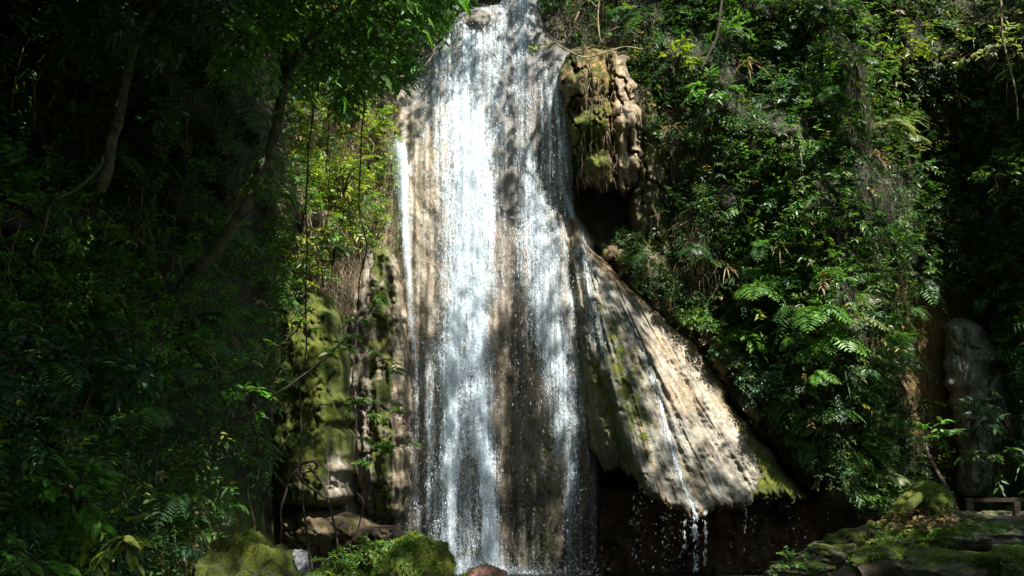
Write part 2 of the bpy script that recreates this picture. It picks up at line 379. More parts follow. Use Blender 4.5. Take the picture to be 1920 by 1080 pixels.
c = lerp(TAN, GREY*0.95, np.clip(fbm(px/40, py/160, 9.0)*0.9+0.45, 0, 1))
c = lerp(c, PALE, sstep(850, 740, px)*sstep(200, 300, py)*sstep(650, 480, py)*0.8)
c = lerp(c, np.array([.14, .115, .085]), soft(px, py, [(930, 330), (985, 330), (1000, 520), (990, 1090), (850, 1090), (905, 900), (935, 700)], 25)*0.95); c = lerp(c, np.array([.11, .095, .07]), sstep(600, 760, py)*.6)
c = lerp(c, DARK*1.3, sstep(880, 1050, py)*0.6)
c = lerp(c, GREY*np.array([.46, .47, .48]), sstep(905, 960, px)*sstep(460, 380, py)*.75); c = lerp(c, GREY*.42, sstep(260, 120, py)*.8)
mo = 0.06+0.45*soft(px, py, [(690, 550), (770, 500), (775, 1000), (690, 1000)], 25)+0.3*soft(px, py, [(970, 740), (1070, 740), (1080, 1080), (960, 1080)], 30)
mo -= 0.35*sstep(760, 800, px)*sstep(700, 500, py)
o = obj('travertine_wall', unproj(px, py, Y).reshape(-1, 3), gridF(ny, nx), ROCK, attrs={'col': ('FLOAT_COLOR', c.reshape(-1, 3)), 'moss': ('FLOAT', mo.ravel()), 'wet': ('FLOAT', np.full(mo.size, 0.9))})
tag(o, 'tan fluted travertine drapery directly behind the main falling water', 'rock wall')

# ------------------------------------------------------------------ apron of rock to the right of the falls
aL = [(395, 1062), (420, 1068), (480, 1060), (560, 1060), (700, 1072), (850, 1095), (1000, 1125)]
aRg = [(395, 1072), (420, 1082), (480, 1092), (560, 1108), (650, 1128), (750, 1160), (850, 1190), (920, 1225), (960, 1260), (1000, 1290)]
aR = [(395, 1078), (410, 1090), (450, 1108), (480, 1128), (530, 1178), (580, 1250), (650, 1308), (740, 1375), (830, 1442), (900, 1500), (940, 1530), (1000, 1570)]
aB = [(1060, 840), (1110, 850), (1135, 880), (1170, 885), (1200, 912), (1240, 952), (1300, 967), (1345, 958), (1400, 945), (1460, 936), (1530, 934), (1600, 940)]
ridgeY = [(395, 24.6), (420, 24.2), (480, 23.7), (560, 23.2), (700, 22.5), (850, 21.8), (960, 21.3), (1000, 21.2)]
def Yapron(px, py):
    rg = interp(py, aRg); r = interp(py, aR); y0 = interp(py, ridgeY)
    left = np.clip((rg-px)/90, 0, 3)
    right = np.clip((px-rg)/np.maximum(r-rg, 5), 0, 1.2)
    Y = y0+left**1.3*1.6+right**2*0.55+right*0.35
    Y = Y-fbm(px/60, py/50, 11.0, 4)*0.22-fbm((px-py*0.55)/26, py/210, 3.3, 3)*0.13
    Y = Y+np.abs(fbm(px/14+fbm(px/40, py/40)*1.5, py/11, 6.0, 4))*0.06+np.abs(fbm(px/7, py/6, 8.0, 2))*0.025
    rb = interp(py, aRg)+(interp(py, aR)-interp(py, aRg))*.62; Y = Y+0.07*np.exp(-((px-rb-fbm(py/40, 9.0)*14)/12)**2)*sstep(600, 720, py)
    Y = Y-0.13*fbm((px-py*0.45)/26, py/160, 5.5, 3)-0.3*fbm(px/110, py/110, 15.5, 2)
    Y = Y+0.14*np.exp(-((px-interp(py, aRg)+22+fbm(py/30, 2.0)*9)/9)**2)*sstep(620, 700, py)
    an = np.arctan2(px-1050, py-300); Y = Y-fbm(an*34, py/260, 41.0, 4)*0.16-np.abs(fbm(an*60+fbm(px/40, py/40)*.6, py/120, 43.0, 3))*0.07
    g = np.exp(-((px-interp(py, [(540, 1150), (640, 1195), (750, 1238), (850, 1265), (965, 1300)]))/9)**2)   # groove of the trickle
    return Y+g*0.07
ny, nx = 260, 230
s = np.linspace(395, 1060, ny); u = np.linspace(0, 1, nx); py, uu = np.meshgrid(s, u, indexing='ij')
L = interp(py, aL); Rr = interp(py, aR)+fbm(py/38, 4.0, 2.0)*22*sstep(420, 520, py); px = L+(Rr-L)*uu; ed = (Rr-px)
pb = interp(px, aB)+fbm(px/14, 0.0, 3.0)*16+fbm(px/5, 0.0, 3.0)*5
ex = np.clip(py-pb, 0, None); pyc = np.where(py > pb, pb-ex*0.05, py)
Y = Yapron(px, pyc)+1.8*np.clip(1-ed/22, 0, 1)**2+(ex/30)**0.8*1.0+0.25*np.clip(1-(pb-py)/16, 0, 1)**2*(py <= pb)
c = lerp(TAN*0.95, GREY, np.clip(fbm(px/55, py/90, 21.0)*1.0+0.4, 0, 1))
c = c*np.array([.72, .82, .9]); c = lerp(c, GREY*.55, .7*sstep(.05, .4, fbm((px-py*.5)/30, py/70, 31.0, 4))); c = lerp(c, PALE*np.array([.80, .86, .97]), soft(px, py, [(1230, 600), (1330, 640), (1480, 880), (1400, 900), (1230, 740)], 40)*0.8)  # paler over the sun patch, its brightness painted in
c = lerp(c, np.array([.2, .17, .10]), sstep(interp(py, aRg)+10, interp(py, aRg)-25, px)*0.8)*1.0  # olive flank, darkened to paint in the shade of its left face
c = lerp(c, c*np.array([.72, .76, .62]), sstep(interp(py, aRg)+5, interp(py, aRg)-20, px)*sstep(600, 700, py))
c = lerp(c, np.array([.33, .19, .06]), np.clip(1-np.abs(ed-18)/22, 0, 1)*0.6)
c = lerp(c, np.array([.25, .13, .05]), np.clip(1-(pb-py)/18, 0, 1)*0.6); c = lerp(c, DARK*0.8, ex > 0)  # rusty rim; shade under the skirt painted dark
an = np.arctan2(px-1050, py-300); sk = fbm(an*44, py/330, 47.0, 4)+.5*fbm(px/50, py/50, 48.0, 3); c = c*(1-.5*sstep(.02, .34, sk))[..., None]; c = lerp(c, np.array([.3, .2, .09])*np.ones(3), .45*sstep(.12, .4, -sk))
mo = 0.04+0.5*soft(px, py, [(1110, 540), (1170, 580), (1230, 760), (1240, 900), (1180, 860), (1120, 700)], 28)+0.3*sstep(interp(py, aRg)+5, interp(py, aRg)-25, px)*sstep(600, 720, py)
mo += 1.0*soft(px, py, [(1400, 800), (1440, 860), (1540, 935), (1400, 940), (1430, 900)], 12)+0.8*soft(px, py, [(1330, 700), (1365, 735), (1420, 840), (1380, 800)], 10)
mo -= 0.15*soft(px, py, [(1230, 600), (1330, 640), (1400, 800), (1400, 930), (1240, 940)], 20)
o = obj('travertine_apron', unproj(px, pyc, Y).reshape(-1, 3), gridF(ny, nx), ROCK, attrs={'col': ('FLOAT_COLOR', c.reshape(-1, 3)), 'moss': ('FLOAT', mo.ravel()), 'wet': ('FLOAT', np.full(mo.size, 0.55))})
tag(o, 'broad sloping skirt of pale rock right of the falls, undercut above the pool', 'rock slope')

# generic relief rock: rows (py, left, right, Yfront) with a rounded section
def relief(name, rows, label, cat, base, mossf, bulge=1.2, nz=0.25, seed=0.0, under=0.0, res=3.0, wet=0.4, streak=0.0, ragged=0.0, extra=None, crack=0.22, colf=None):
    a = np.array(rows, float); n = int((a[-1, 0]-a[0, 0])/res)+2
    s = np.linspace(a[0, 0], a[-1, 0], n); m = int(max(a[:, 2]-a[:, 1])/res)+8; u = np.linspace(-1, 1, m)
    py, uu = np.meshgrid(s, u, indexing='ij'); L = np.interp(py, a[:, 0], a[:, 1]); Rr = np.interp(py, a[:, 0], a[:, 2])
    L = L+vn(py/18, seed)*7; Rr = Rr+vn(py/16, seed+5)*7
    yf = np.interp(py, a[:, 0], a[:, 3]); px = (L+Rr)/2+(Rr-L)/2*uu
    Y = yf+bulge*(1-np.sqrt(np.clip(1-np.abs(uu)**2.6, 0, 1)))
    Y = Y-fbm(px/45, py/45, seed, 5)*nz-fbm(px/12, py/80, seed+3, 3)*streak
    cr = np.abs(fbm(px/34+seed, py/52, seed+6, 4)); Y = Y+crack*sstep(0.07, 0.0, cr)+0.07*np.abs(fbm(px/13, py/22, seed+2, 4))
    if extra is not None: Y = Y+extra(px, py)
    t = (py-s[0])/(s[-1]-s[0]); Y = Y+bulge*1.3*np.clip(1-t/0.08, 0, 1)**2+under*np.clip((t-0.93)/0.07, 0, 1)**2
    c = lerp(np.array(base)*0.75, np.array(base)*1.2, np.clip(fbm(px/30, py/60, seed+9)+0.5, 0, 1))
    mo = mossf(px, py) if callable(mossf) else np.full(px.shape, mossf)
    if colf is not None: c = colf(px, py, c)
    py = py+ragged*fbm(px/11, seed, 1.0)*sstep(0.6, 1.0, t)-ragged*0.6*fbm(px/14, seed+4, 1.0)*sstep(0.3, 0, t)
    V = unproj(px, py, Y).reshape(-1, 3)
    o = obj(name, V, gridF(*px.shape), ROCK, attrs={'col': ('FLOAT_COLOR', c.reshape(-1, 3)), 'moss': ('FLOAT', mo.ravel()), 'wet': ('FLOAT', np.full(mo.size, wet))})
    return tag(o, label, cat)
relief('overhanging_rock', [(86, 1080, 1150, 24.6), (105, 1058, 1172, 24.1), (150, 1050, 1190, 23.7), (200, 1056, 1200, 23.6), (240, 1058, 1204, 23.5), (310, 1062, 1204, 23.8), (345, 1074, 1198, 24.2), (362, 1100, 1186, 25.4)],
       'shaggy overhanging boss of mossy brown rock above the dark cave right of the falls', 'rock', (.20, .13, .06), lambda x, y: 0.5+0.3*soft(x, y, [(1075, 210), (1125, 200), (1130, 320), (1075, 320)], 12)-0.4*sstep(1145, 1160, x), 1.1, 0.7, 31.0, 0.8, 2.0, 0.5, 0.3, ragged=22,
       extra=lambda x, y: 0.9*np.exp(-((x-1085)/14)**2-((y-205)/16)**2)+0.5*np.exp(-((x-1146-(y-200)*.06)/6)**2)-0.35*np.exp(-((x-1120)/22)**2-((y-300)/28)**2), crack=0.35,
       colf=lambda x, y, c: lerp(lerp(c, np.array([.5, .33, .1]), soft(x, y, [(1100, 100), (1150, 100), (1150, 180), (1140, 340), (1120, 340), (1125, 180)], 14)*.7), np.array([.27, .22, .15]), sstep(1146, 1162, x)*.9))
relief('rock_pillar', [(150, 1180, 1215, 24.9), (210, 1182, 1240, 24.6), (300, 1188, 1252, 24.4), (370, 1185, 1258, 24.4), (430, 1180, 1260, 24.2), (520, 1195, 1275, 23.9), (600, 1230, 1300, 23.8), (660, 1300, 1330, 23.9)],
       'narrow mossy rib of rock between the dark cave and the leafy bank', 'rock', (.15, .12, .07), 0.45, 0.9, 0.5, 37.0, streak=.3)
relief('rock_buttress', [(520, 510, 575, 21.3), (560, 500, 630, 20.9), (620, 495, 650, 20.6), (700, 500, 656, 20.3), (800, 492, 660, 20.1), (880, 490, 668, 20.0), (940, 500, 660, 20.1), (965, 520, 640, 20.9)],
       'tall moss-covered buttress with a bare grey patch left of the falls', 'rock', (.24, .22, .18), lambda x, y: 0.85-0.7*soft(x, y, [(610, 840), (650, 860), (660, 940), (620, 930)], 12)-0.2*soft(x, y, [(520, 900), (650, 900), (650, 960), (520, 960)], 10), 1.8, 0.32, 41.0, 1.2, 3, 0.3, 0.1, crack=.1)
relief('grey_rock_rib', [(440, 660, 735, 23.6), (520, 645, 752, 23.1), (600, 635, 765, 22.8), (700, 635, 772, 22.7), (800, 645, 772, 22.6), (900, 662, 768, 22.7), (960, 678, 765, 22.9), (985, 690, 755, 23.6)],
       'streaked grey rock rib between the mossy buttress and the main water', 'rock', (.27, .24, .20), lambda x, y: 0.3+0.3*sstep(690, 700, x)*sstep(740, 730, x), 1.3, 0.28, 47.0, 0.9, 3, 0.5, 0.28, crack=.1, colf=lambda x, y, c: lerp(c, TAN*.9, sstep(710, 745, x)*.8))
relief('rock_ledge', [(950, 500, 640, 20.9), (975, 490, 700, 20.4), (1000, 490, 730, 20.3), (1030, 520, 735, 20.6), (1050, 560, 730, 21.2)],
       'low brown undercut ledge beneath the mossy buttress', 'rock', (.13, .095, .055), 0.34, 1.3, 0.6, 51.0, 1.0)
relief('brown_rock', [(985, 668, 745, 20.5), (1000, 655, 760, 20.1), (1040, 650, 765, 20.0), (1090, 655, 770, 20.0)],
       'dark brown wet rock between the mossy ledge and the foot of the main fall', 'rock', (.08, .055, .035), 0.2, 1.0, 0.3, 53.0, 0, 3, 0.9)
relief('side_ledge', [(440, 1095, 1160, 25.0), (480, 1120, 1195, 24.6), (540, 1170, 1262, 24.2), (600, 1245, 1340, 23.9), (660, 1290, 1392, 23.6), (740, 1350, 1460, 23.3), (830, 1430, 1530, 23.1), (900, 1500, 1590, 23.0), (940, 1535, 1650, 22.9), (965, 1580, 1650, 23.8)],
       'rough earthy ledge with plants along the upper right edge of the rock skirt', 'rock', (.15, .11, .065), 0.3, 1.2, 0.7, 67.0, .8, ragged=10, crack=.3)
relief('leaning_slab', [(592, 1785, 1810, 25.2), (612, 1768, 1838, 25), (650, 1764, 1862, 24.8), (720, 1772, 1888, 24.6), (800, 1790, 1915, 24.4), (930, 1800, 1950, 24.2)],
       'tall upright grey slab in the shaded recess at the right', 'rock', (.26, .25, .22), 0.22, 1.5, 0.4, 57.0, streak=.3, crack=.15)
relief('cave_back_wall', [(900, 1100, 1620, 24.2), (960, 1100, 1640, 24.0), (1090, 1100, 1640, 23.8)],
       'rusty brown wall of the low cave under the sloping skirt', 'rock', (.09, .05, .022), 0.0, 1.0, 0.3, 59.0, 0, 5, 0.6)

# ------------------------------------------------------------------ loose rocks
def blob(name, c, r, label, base, mo, seed, amp=0.22, cat='rock', rot=0.0, n=56, wet=0.2, cut=None, group=None, fine=0.05):
    th, ph = np.meshgrid(np.linspace(0, np.pi, n), np.linspace(0, 2*np.pi, 2*n), indexing='ij')
    D = np.stack([np.sin(th)*np.cos(ph), np.sin(th)*np.sin(ph), np.cos(th)], -1)
    k = 1+fbm(D[..., 0]*1.6+seed, D[..., 1]*1.6, D[..., 2]*1.6, 3)*amp*1.8+fbm(D[..., 0]*6+seed, D[..., 1]*6, D[..., 2]*6, 4)*fine*1.6
    k = k-np.abs(fbm(D[..., 0]*2.4, D[..., 1]*2.4+seed, D[..., 2]*2.4, 2))*amp*0.8
    P = D*k[..., None]*np.array(r, float); cr, sr = math.cos(rot), math.sin(rot)
    P = np.stack([P[..., 0]*cr-P[..., 1]*sr, P[..., 0]*sr+P[..., 1]*cr, P[..., 2]], -1)
    m = mo+0.3*np.clip(D[..., 2], -1, 1)*(mo > 0.15)
    cc = lerp(np.array(base)*0.7, np.array(base)*1.25, np.clip(fbm(P[..., 0]*3, P[..., 1]*3, P[..., 2]*3+seed)+0.5, 0, 1))
    o = obj(name, P.reshape(-1, 3), gridF(*th.shape), ROCK, attrs={'col': ('FLOAT_COLOR', cc.reshape(-1, 3)), 'moss': ('FLOAT', m.ravel()), 'wet': ('FLOAT', np.full(m.size, wet))})
    o.location = tuple(map(float, c)); tag(o, label, cat, group)
    if mo > .5: FUR.append((o, P, m))
    return o
FUR = []
def at(px, py, Y): return unproj(px, py, Y)
BR = (.17, .14, .10)
def sz(px, Y): return px*Y/FPX
blob('mossy_boulder', at(775, 1075, 15)+np.array([0, .3, -.12]), (sz(84, 15), .7, sz(82, 15)), 'rounded green mossy boulder at the bottom centre in front of the main fall', BR, 0.82, 1.3, 0.18, fine=.1)
blob('mossy_boulder', at(715, 1095, 15.6), (sz(40, 15.6), .5, sz(62, 15.6)), 'low dark mossy boulder with small leaves, left shoulder of the centre boulder', BR, 0.7, 4.1, 0.2)
blob('red_stone', at(910, 1085, 14.5), (sz(42, 14.5), .3, sz(24, 14.5)), 'smooth reddish brown stone at the foot of the main fall', (.13, .065, .045), 0.0, 2.2, 0.12, wet=0.9)
blob('pale_boulder', at(558, 1062, 17.5), (sz(27, 17.5), .4, sz(30, 17.5)), 'pale wet grey stone in the shadow behind the vines at the bottom left', (.2, .21, .24), 0.0, 3.2, 0.14, wet=0.9)
blob('mossy_boulder', at(442, 1092, 13)+np.array([0, .4, -.3]), (sz(104, 13), .9, sz(128, 13)), 'tall smooth green boulder at the bottom left, left of the pale stone', BR, 0.55, 7.7, 0.14, fine=.13)
blob('leafy_boulder', at(630, 1098, 14.8), (sz(58, 14.8), .5, sz(38, 14.8)), 'low boulder with yellow-green plants between the tall green boulder and the centre boulder', BR, 0.6, 12.7, 0.2)
blob('mossy_boulder', at(1740, 945, 19.5), (sz(42, 19.5), .6, sz(40, 19.5)), 'round green boulder beside the mossy roots on the right bank', BR, 0.8, 13.3, 0.15)
# right bank: a rocky shelf of moss covered stones rising from the pool
def bankz(x, y): 
    px, py = proj(np.stack([x, y, np.full_like(x, 1.0)], -1))
    z = -0.5+1.85*sstep(3.6, 8.2, x+(y-12)*0.04)
    z = z*sstep(23.5, 20.5, y)+(-0.5)*(1-sstep(23.5, 20.5, y))+1.2*sstep(9.5, 12, x)*sstep(20, 23, y)
    return z+np.abs(fbm(x*0.8, y*1.1, 3.0, 4))*0.45-0.12
bx, by = np.meshgrid(np.linspace(2.4, 22, 200), np.linspace(3, 25, 220), indexing='ij')
bz = bankz(bx, by)
cc = lerp(np.array([.08, .065, .045]), np.array([.2, .19, .16]), np.clip(fbm(bx, by, 5.0)*1.2+0.4, 0, 1))
o = obj('stream_bank', np.stack([bx, by, bz], -1).reshape(-1, 3), gridF(200, 220, True), ROCK, attrs={'col': ('FLOAT_COLOR', cc.reshape(-1, 3)), 'moss': ('FLOAT', (0.42+0.25*fbm(bx*.6, by*.6, 8.0)).ravel()), 'wet': ('FLOAT', np.full(bx.size, 0.3))})
tag(o, 'lumpy mossy stone bank rising from the pool on the right', kind='structure')
bl = [(1500, 1062, 15.5, 60, 16, .5, 'flat greenish stone at the pool edge, leftmost on the right bank'),
      (1560, 1035, 15.8, 46, 22, .4, 'small dark mossy stone at the pool edge on the right bank'),
      (1600, 1015, 16.5, 50, 24, .5, 'dark humped stone just below the fallen stick'),
      (1660, 1045, 13.5, 70, 30, .6, 'round moss-capped stone in the middle of the right bank'),
      (1735, 1010, 14.5, 85, 26, .65, 'long pale-topped stone with moss below the leaf litter on the right bank'),
      (1800, 1060, 12.0, 110, 34, .45, 'broad grey and green boulder at the bottom of the right bank'),
      (1850, 1000, 14.5, 95, 24, .3, 'bare pale grey stone shelf below the wooden railing'),
      (1905, 1050, 11.5, 80, 34, .6, 'mossy boulder in the bottom right corner')]
for i, (x, y, Y, rx, rz, m_, lb) in enumerate(bl):
    blob('bank_stone', at(x, y+rz*0.3, Y), (sz(rx, Y), sz(rx, Y)*0.8, sz(rz, Y)), lb, (.22, .21, .18), m_, 20.0+i*3.1, 0.3, n=44)

# ------------------------------------------------------------------ tubes
def tube(paths, radii, ns=6, wob=0.0, seed=0.0):
    Vs, Fs, off = [], [], 0
    for p, r in zip(paths, radii):
        p = np.asarray(p, float); r = np.broadcast_to(np.asarray(r, float), (len(p),))
        T = nrm(np.gradient(p, axis=0)); ref = np.array([0.31, 0.22, 0.9]); ref = ref if abs(T[0] @ nrm(ref)) < 0.9 else np.array([1, 0, 0.])
        A = nrm(np.cross(T, ref)); B = np.cross(T, A); an = np.linspace(0, 2*np.pi, ns, endpoint=False)
        rr = r[:, None]*(1+wob*vn(np.arange(len(p))[:, None]*0.9+seed, an[None]*1.5))
        V = p[:, None]+A[:, None]*(np.cos(an)[None]*rr)[..., None]+B[:, None]*(np.sin(an)[None]*rr)[..., None]
        n = len(p); i = np.arange(n-1)[:, None]*ns; j = np.arange(ns)[None]; j2 = (j+1) % ns
        F = np.stack([i+j, i+j2, i+ns+j2, i+ns+j], -1).reshape(-1, 4)+off
        Vs.append(V.reshape(-1, 3)); Fs.append(F); off += n*ns
    return np.concatenate(Vs), np.concatenate(Fs)
def smooth_path(pts, n=40, jit=0.0, seed=0):
    p = np.array(pts, float); t = np.linspace(0, len(p)-1, n); i = np.clip(t.astype(int), 0, len(p)-2); f = (t-i)[:, None]
    g = lambda k: p[np.clip(k, 0, len(p)-1)]
    a, b, c_, d = g(i-1), g(i), g(i+1), g(i+2)
    q = 0.5*((2*b)+(-a+c_)*f+(2*a-5*b+4*c_-d)*f*f+(-a+3*b-3*c_+d)*f**3)
    if jit: q = q+np.stack([vn(t*1.7, seed), vn(t*1.7, seed+9), vn(t*1.7, seed+4)], -1)*jit
    return q
def pxpath(pts, n=40, jit=0.0, seed=0):           # (px, py, depth) -> world
    a = np.array(pts, float); return smooth_path(unproj(a[:, 0], a[:, 1], a[:, 2]), n, jit, seed)

# ------------------------------------------------------------------ leaves
def leafgeo(P, D, Nn, L, W, droop=0.25, fold=0.22, hi=True):
    P = P.reshape(-1, 3); D = nrm(D.reshape(-1, 3)); Nn = Nn.reshape(-1, 3); n = len(P)
    L = np.broadcast_to(L, (n,)) if np.ndim(L) == 0 else L.reshape(-1); W = np.broadcast_to(W, (n,)) if np.ndim(W) == 0 else W.reshape(-1)
    S = nrm(np.cross(D, Nn)); U = np.cross(S, D)
    dr = np.array([0, 0, -1.0])
    def C(t): return P+D*(L*t)[:, None]+dr*(droop*t*t*L)[:, None]
    def side(t, w_, s_): return C(t)+S*(s_*W*w_)[:, None]+U*(fold*W*w_*2)[:, None]
    if hi:
        V = np.stack([P, side(.3, .46, -1), C(.3), side(.3, .46, 1), side(.66, .4, -1), C(.66), side(.66, .4, 1), C(1.0)], 1)
        T = np.array([[0, 1, 2], [0, 2, 3], [1, 4, 5], [1, 5, 2], [2, 5, 6], [2, 6, 3], [4, 7, 5], [5, 7, 6]])
    else:
        V = np.stack([P, side(.42, .5, -1), C(.42), side(.42, .5, 1), C(1.0)], 1)
        T = np.array([[0, 1, 2], [0, 2, 3], [1, 4, 2], [2, 4, 3]])
    k = V.shape[1]
    F = (T[None]+(np.arange(n)*k)[:, None, None]).reshape(-1, 3)
    return V.reshape(-1, 3), F, k
class Leaves:
    def __init__(s): s.V = []; s.F = []; s.C = []; s.n = 0
    def add(s, P, D, Nn, L, W, col, droop=0.25, fold=0.22, hi=True):
        V, F, k = leafgeo(P, D, Nn, L, W, droop, fold, hi)
        c = np.broadcast_to(col, np.broadcast_shapes(np.shape(col), P.shape)).reshape(-1, 3)
        s.V.append(V); s.F.append(F+s.n); s.C.append(np.repeat(c, k, 0)); s.n += len(V)
    def raw(s, V, F, col):
        if F.shape[1] == 4: F = np.concatenate([F[:, [0, 1, 2]], F[:, [0, 2, 3]]])
        s.V.append(V); s.F.append(F+s.n); s.C.append(np.tile(np.array(col), (len(V), 1))); s.n += len(V)
    def build(s, name, parent=None):
        return obj(name, np.concatenate(s.V), np.concatenate(s.F), LEAF, parent, {'col': ('FLOAT_COLOR', np.concatenate(s.C))}, smooth=False)
def greens(n, kind='mix', rng=R):
    a = rng.random((n, 1)); b = rng.random((n, 1))
    if kind == 'mix': c = np.array([.032, .10, .024])*(1-a)+np.array([.085, .175, .032])*a
    elif kind == 'dark': c = np.array([.02, .06, .018])*(1-a)+np.array([.045, .11, .028])*a
    elif kind == 'blue': c = np.array([.03, .095, .05])*(1-a)+np.array([.06, .14, .06])*a
    elif kind == 'yellow': c = np.array([.12, .19, .015])*(1-a)+np.array([.26, .28, .03])*a
    elif kind == 'bright': c = np.array([.055, .165, .025])*(1-a)+np.array([.125, .25, .038])*a
    elif kind == 'pale': c = np.array([.12, .16, .06])*(1-a)+np.array([.22, .24, .11])*a
    else: c = np.array([.13, .08, .035])*(1-a)+np.array([.33, .23, .12])*a       # dry
    return c*(0.75+0.5*b)
def randdir(n, rng=R): return nrm(rng.normal(size=(n, 3)))
def sprigs(lv, P, D, size, k, leafL, leafW, spread=0.9, grav=0.25, kind='mix', hi=True, whorl=False, droop=0.3, rng=R, cvar=True):
    n = len(P); D = nrm(D); size = np.broadcast_to(size, (n,))
    t = (np.arange(k)+0.6)/k; t = t[None, :, None]
    g = np.array([0, 0, -1.0])
    if whorl: t = t*0.15+0.85
    Q = P[:, None]+D[:, None]*size[:, None, None]*t+g*(grav*size[:, None, None]*t*t)
    T = nrm(D[:, None]+g*2*grav*t+np.zeros((n, k, 3)))
    up = nrm(np.array([0, -0.35, 1.0])+rng.normal(size=(n, 1, 3))*0.25)
    S = nrm(np.cross(T, up)); U = np.cross(S, T)
    if whorl:
        a = (np.arange(k)/k*2*np.pi)[None]+rng.random((n, 1))*6; a = a[..., None]+rng.normal(size=(n, k, 1))*.2
        LD = nrm(S*np.cos(a)+U*np.sin(a)*0.5+T*np.sin(a)*.8+T*0.35)
    else:
        sg = np.where(np.arange(k) % 2, 1.0, -1.0)[None, :, None]
        LD = nrm(T*0.6+S*sg*spread+rng.normal(size=(n, k, 3))*0.28)
    NN = nrm(U+np.array([0, 0, 0.4])+rng.normal(size=(n, k, 3))*0.35)
    L = leafL*(0.65+0.6*rng.random((n, k)))*(1.1-0.35*t[..., 0]); W = L*leafW/leafL
    c = greens(n, kind, rng)[:, None]*(0.75+0.5*rng.random((n, k, 1))) if isinstance(kind, str) else kind[:, None]*(0.75+0.5*rng.random((n, k, 1)))
    lv.add(Q, LD, NN, L, W, c, droop, 0.2, hi)
def fern_geo(lv, base, D, L, kind='mix', pairs=16, rng=R, w=0.34):
    """one arched pinnate frond"""
    t = np.linspace(0.06, 1, pairs); D = nrm(np.array(D, float)); g = np.array([0, 0, -1.0])
    Q = base+D*L*t[:, None]*0.95+g*(0.8*L*t*t)[:, None]
    T = nrm(D+g*1.6*t[:, None]); S = nrm(np.cross(T, np.array([0, 0, 1.0])+D*0.3)); U = np.cross(S, T)
    ln = w*L*np.sin(np.pi*np.clip(t*0.86+0.14, 0, 1))**0.7+0.03*L
    c = greens(1, kind, rng)[0]
    for s_ in (-1, 1):
        LD = S*s_+T*0.45+rng.normal(size=(pairs, 3))*0.06
        lv.add(Q, LD, U+np.zeros((pairs, 3)), ln, np.full(pairs, 0.9*L/pairs), c*(0.8+0.4*rng.random((pairs, 1))), 0.22, 0.15, False)
    V, F = tube([np.concatenate([[base], Q])], [np.linspace(0.008, 0.003, pairs+1)*max(L, .5)], 3)
    lv.raw(V, F, c*0.9)
def tuft_geo(lv, base, n, L, W, kind='mix', out=(0, -1, .3), rng=R, droop=1.0, spread=0.8):
    D = nrm(np.array(out, float)+rng.normal(size=(n, 3))*spread*np.array([1, .7, .8])); t0 = 0
    l_ = L*(0.6+0.6*rng.random(n))
    lv.add(np.tile(base, (n, 1)), D, np.tile([0, -0.4, 1.0], (n, 1))+rng.normal(size=(n, 3))*.3, l_, np.full(n, W), greens(n, kind, rng), droop*0.7, 0.2, True)

# ---- growth that nobody could count: the leafy cover of both banks
OCHREWALL = [(1678, 590), (1720, 560), (1830, 590), (1880, 660), (1895, 800), (1860, 870), (1790, 900), (1730, 820), (1690, 700)]
def cover(n, poly, box, prot=(0.0, 0.8), gapscale=1.0, gap=-0.05, fn=Ycliff, rng=R):
    px = rng.uniform(box[0], box[2], n); py = rng.uniform(box[1], box[3], n); k = inpoly(px, py, poly) & ~(inpoly(px, py, [(1025, -60), (1190, -60), (1225, 50), (1195, 108), (1040, 75)]) & (rng.random(n) < .45)) & ~(inpoly(px, py, OCHREWALL) & (rng.random(n) < .93)); px = px[k]; py = py[k]
    Y = fn(px, py); P = unproj(px, py, Y)
    f = fbm(P[:, 0]*0.8*gapscale, P[:, 2]*0.8*gapscale, 13.0, 3); k = f+rng.normal(size=len(f))*0.12 > gap
    px, py, P = px[k], py[k], P[k]; Nn = surf_normal(fn, px, py)
    off = prot[0]+(prot[1]-prot[0])*rng.random(len(P))**1.6
    Nn = nrm(Nn*0.6+np.array([0, -.75, .15])); return px, py, P+Nn*off[:, None], Nn
def green_mix(px, py, P, rng=R):
    """patches of yellow-green, mid and blue-green plants; sun brightness and glints painted in"""
    f = fbm(P[:, 0]*0.7, P[:, 2]*0.7, 3.7, 3)[:, None]; n = len(P)
    c = greens(n, 'mix', rng)
    c = np.where(f > 0.22, greens(n, 'bright', rng), c); c = np.where(f < -0.15, greens(n, 'dark', rng), c)
    c = np.where((f > -0.15) & (f < -0.02), greens(n, 'blue', rng), c)
    w_ = soft(px, py, [(540, 180), (745, 170), (745, 420), (690, 560), (530, 580)], 30)[:, None]; c = np.where(rng.random((n, 1)) < w_*.75, greens(n, 'yellow', rng)*1.15, c)  # lighter yellow leaves to brighten the sunlit wall
    w_ = soft(px, py, [(1600, -300), (2100, -300), (2100, 420), (1850, 300), (1640, 320)], 40)[:, None]; c = np.where(rng.random((n, 1)) < w_*.4, greens(n, 'pale', rng), c)  # pale leaves stand in for glints at the upper right
    r = rng.random((n, 1)); c = np.where(r < 0.05, greens(n, 'yellow', rng), c); c = np.where(r > 0.965, greens(n, 'dry', rng), c)
    return c
ALLBOX_L = (-350, -350, 960, 1230); ALLBOX_R = (1010, -350, 2300, 1090)
lv = Leaves()
px, py, P, Nn = cover(17000, LEFTMASS, ALLBOX_L, (-0.1, 0.9), gap=-0.42)
D = Nn*0.7+randdir(len(P))*0.6+np.array([0, 0, 0.05])
big = R.random(len(P)) < 0.4
sprigs(lv, P[big], D[big], 0.42, 7, 0.17, 0.062, kind=green_mix(px[big], py[big], P[big]))
sprigs(lv, P[~big], D[~big], 0.32, 7, 0.10, 0.045, kind=green_mix(px[~big], py[~big], P[~big]), hi=False)
tag(lv.build('undergrowth'), 'dense dark leafy undergrowth covering the whole left bank', kind='stuff')
lv = Leaves()
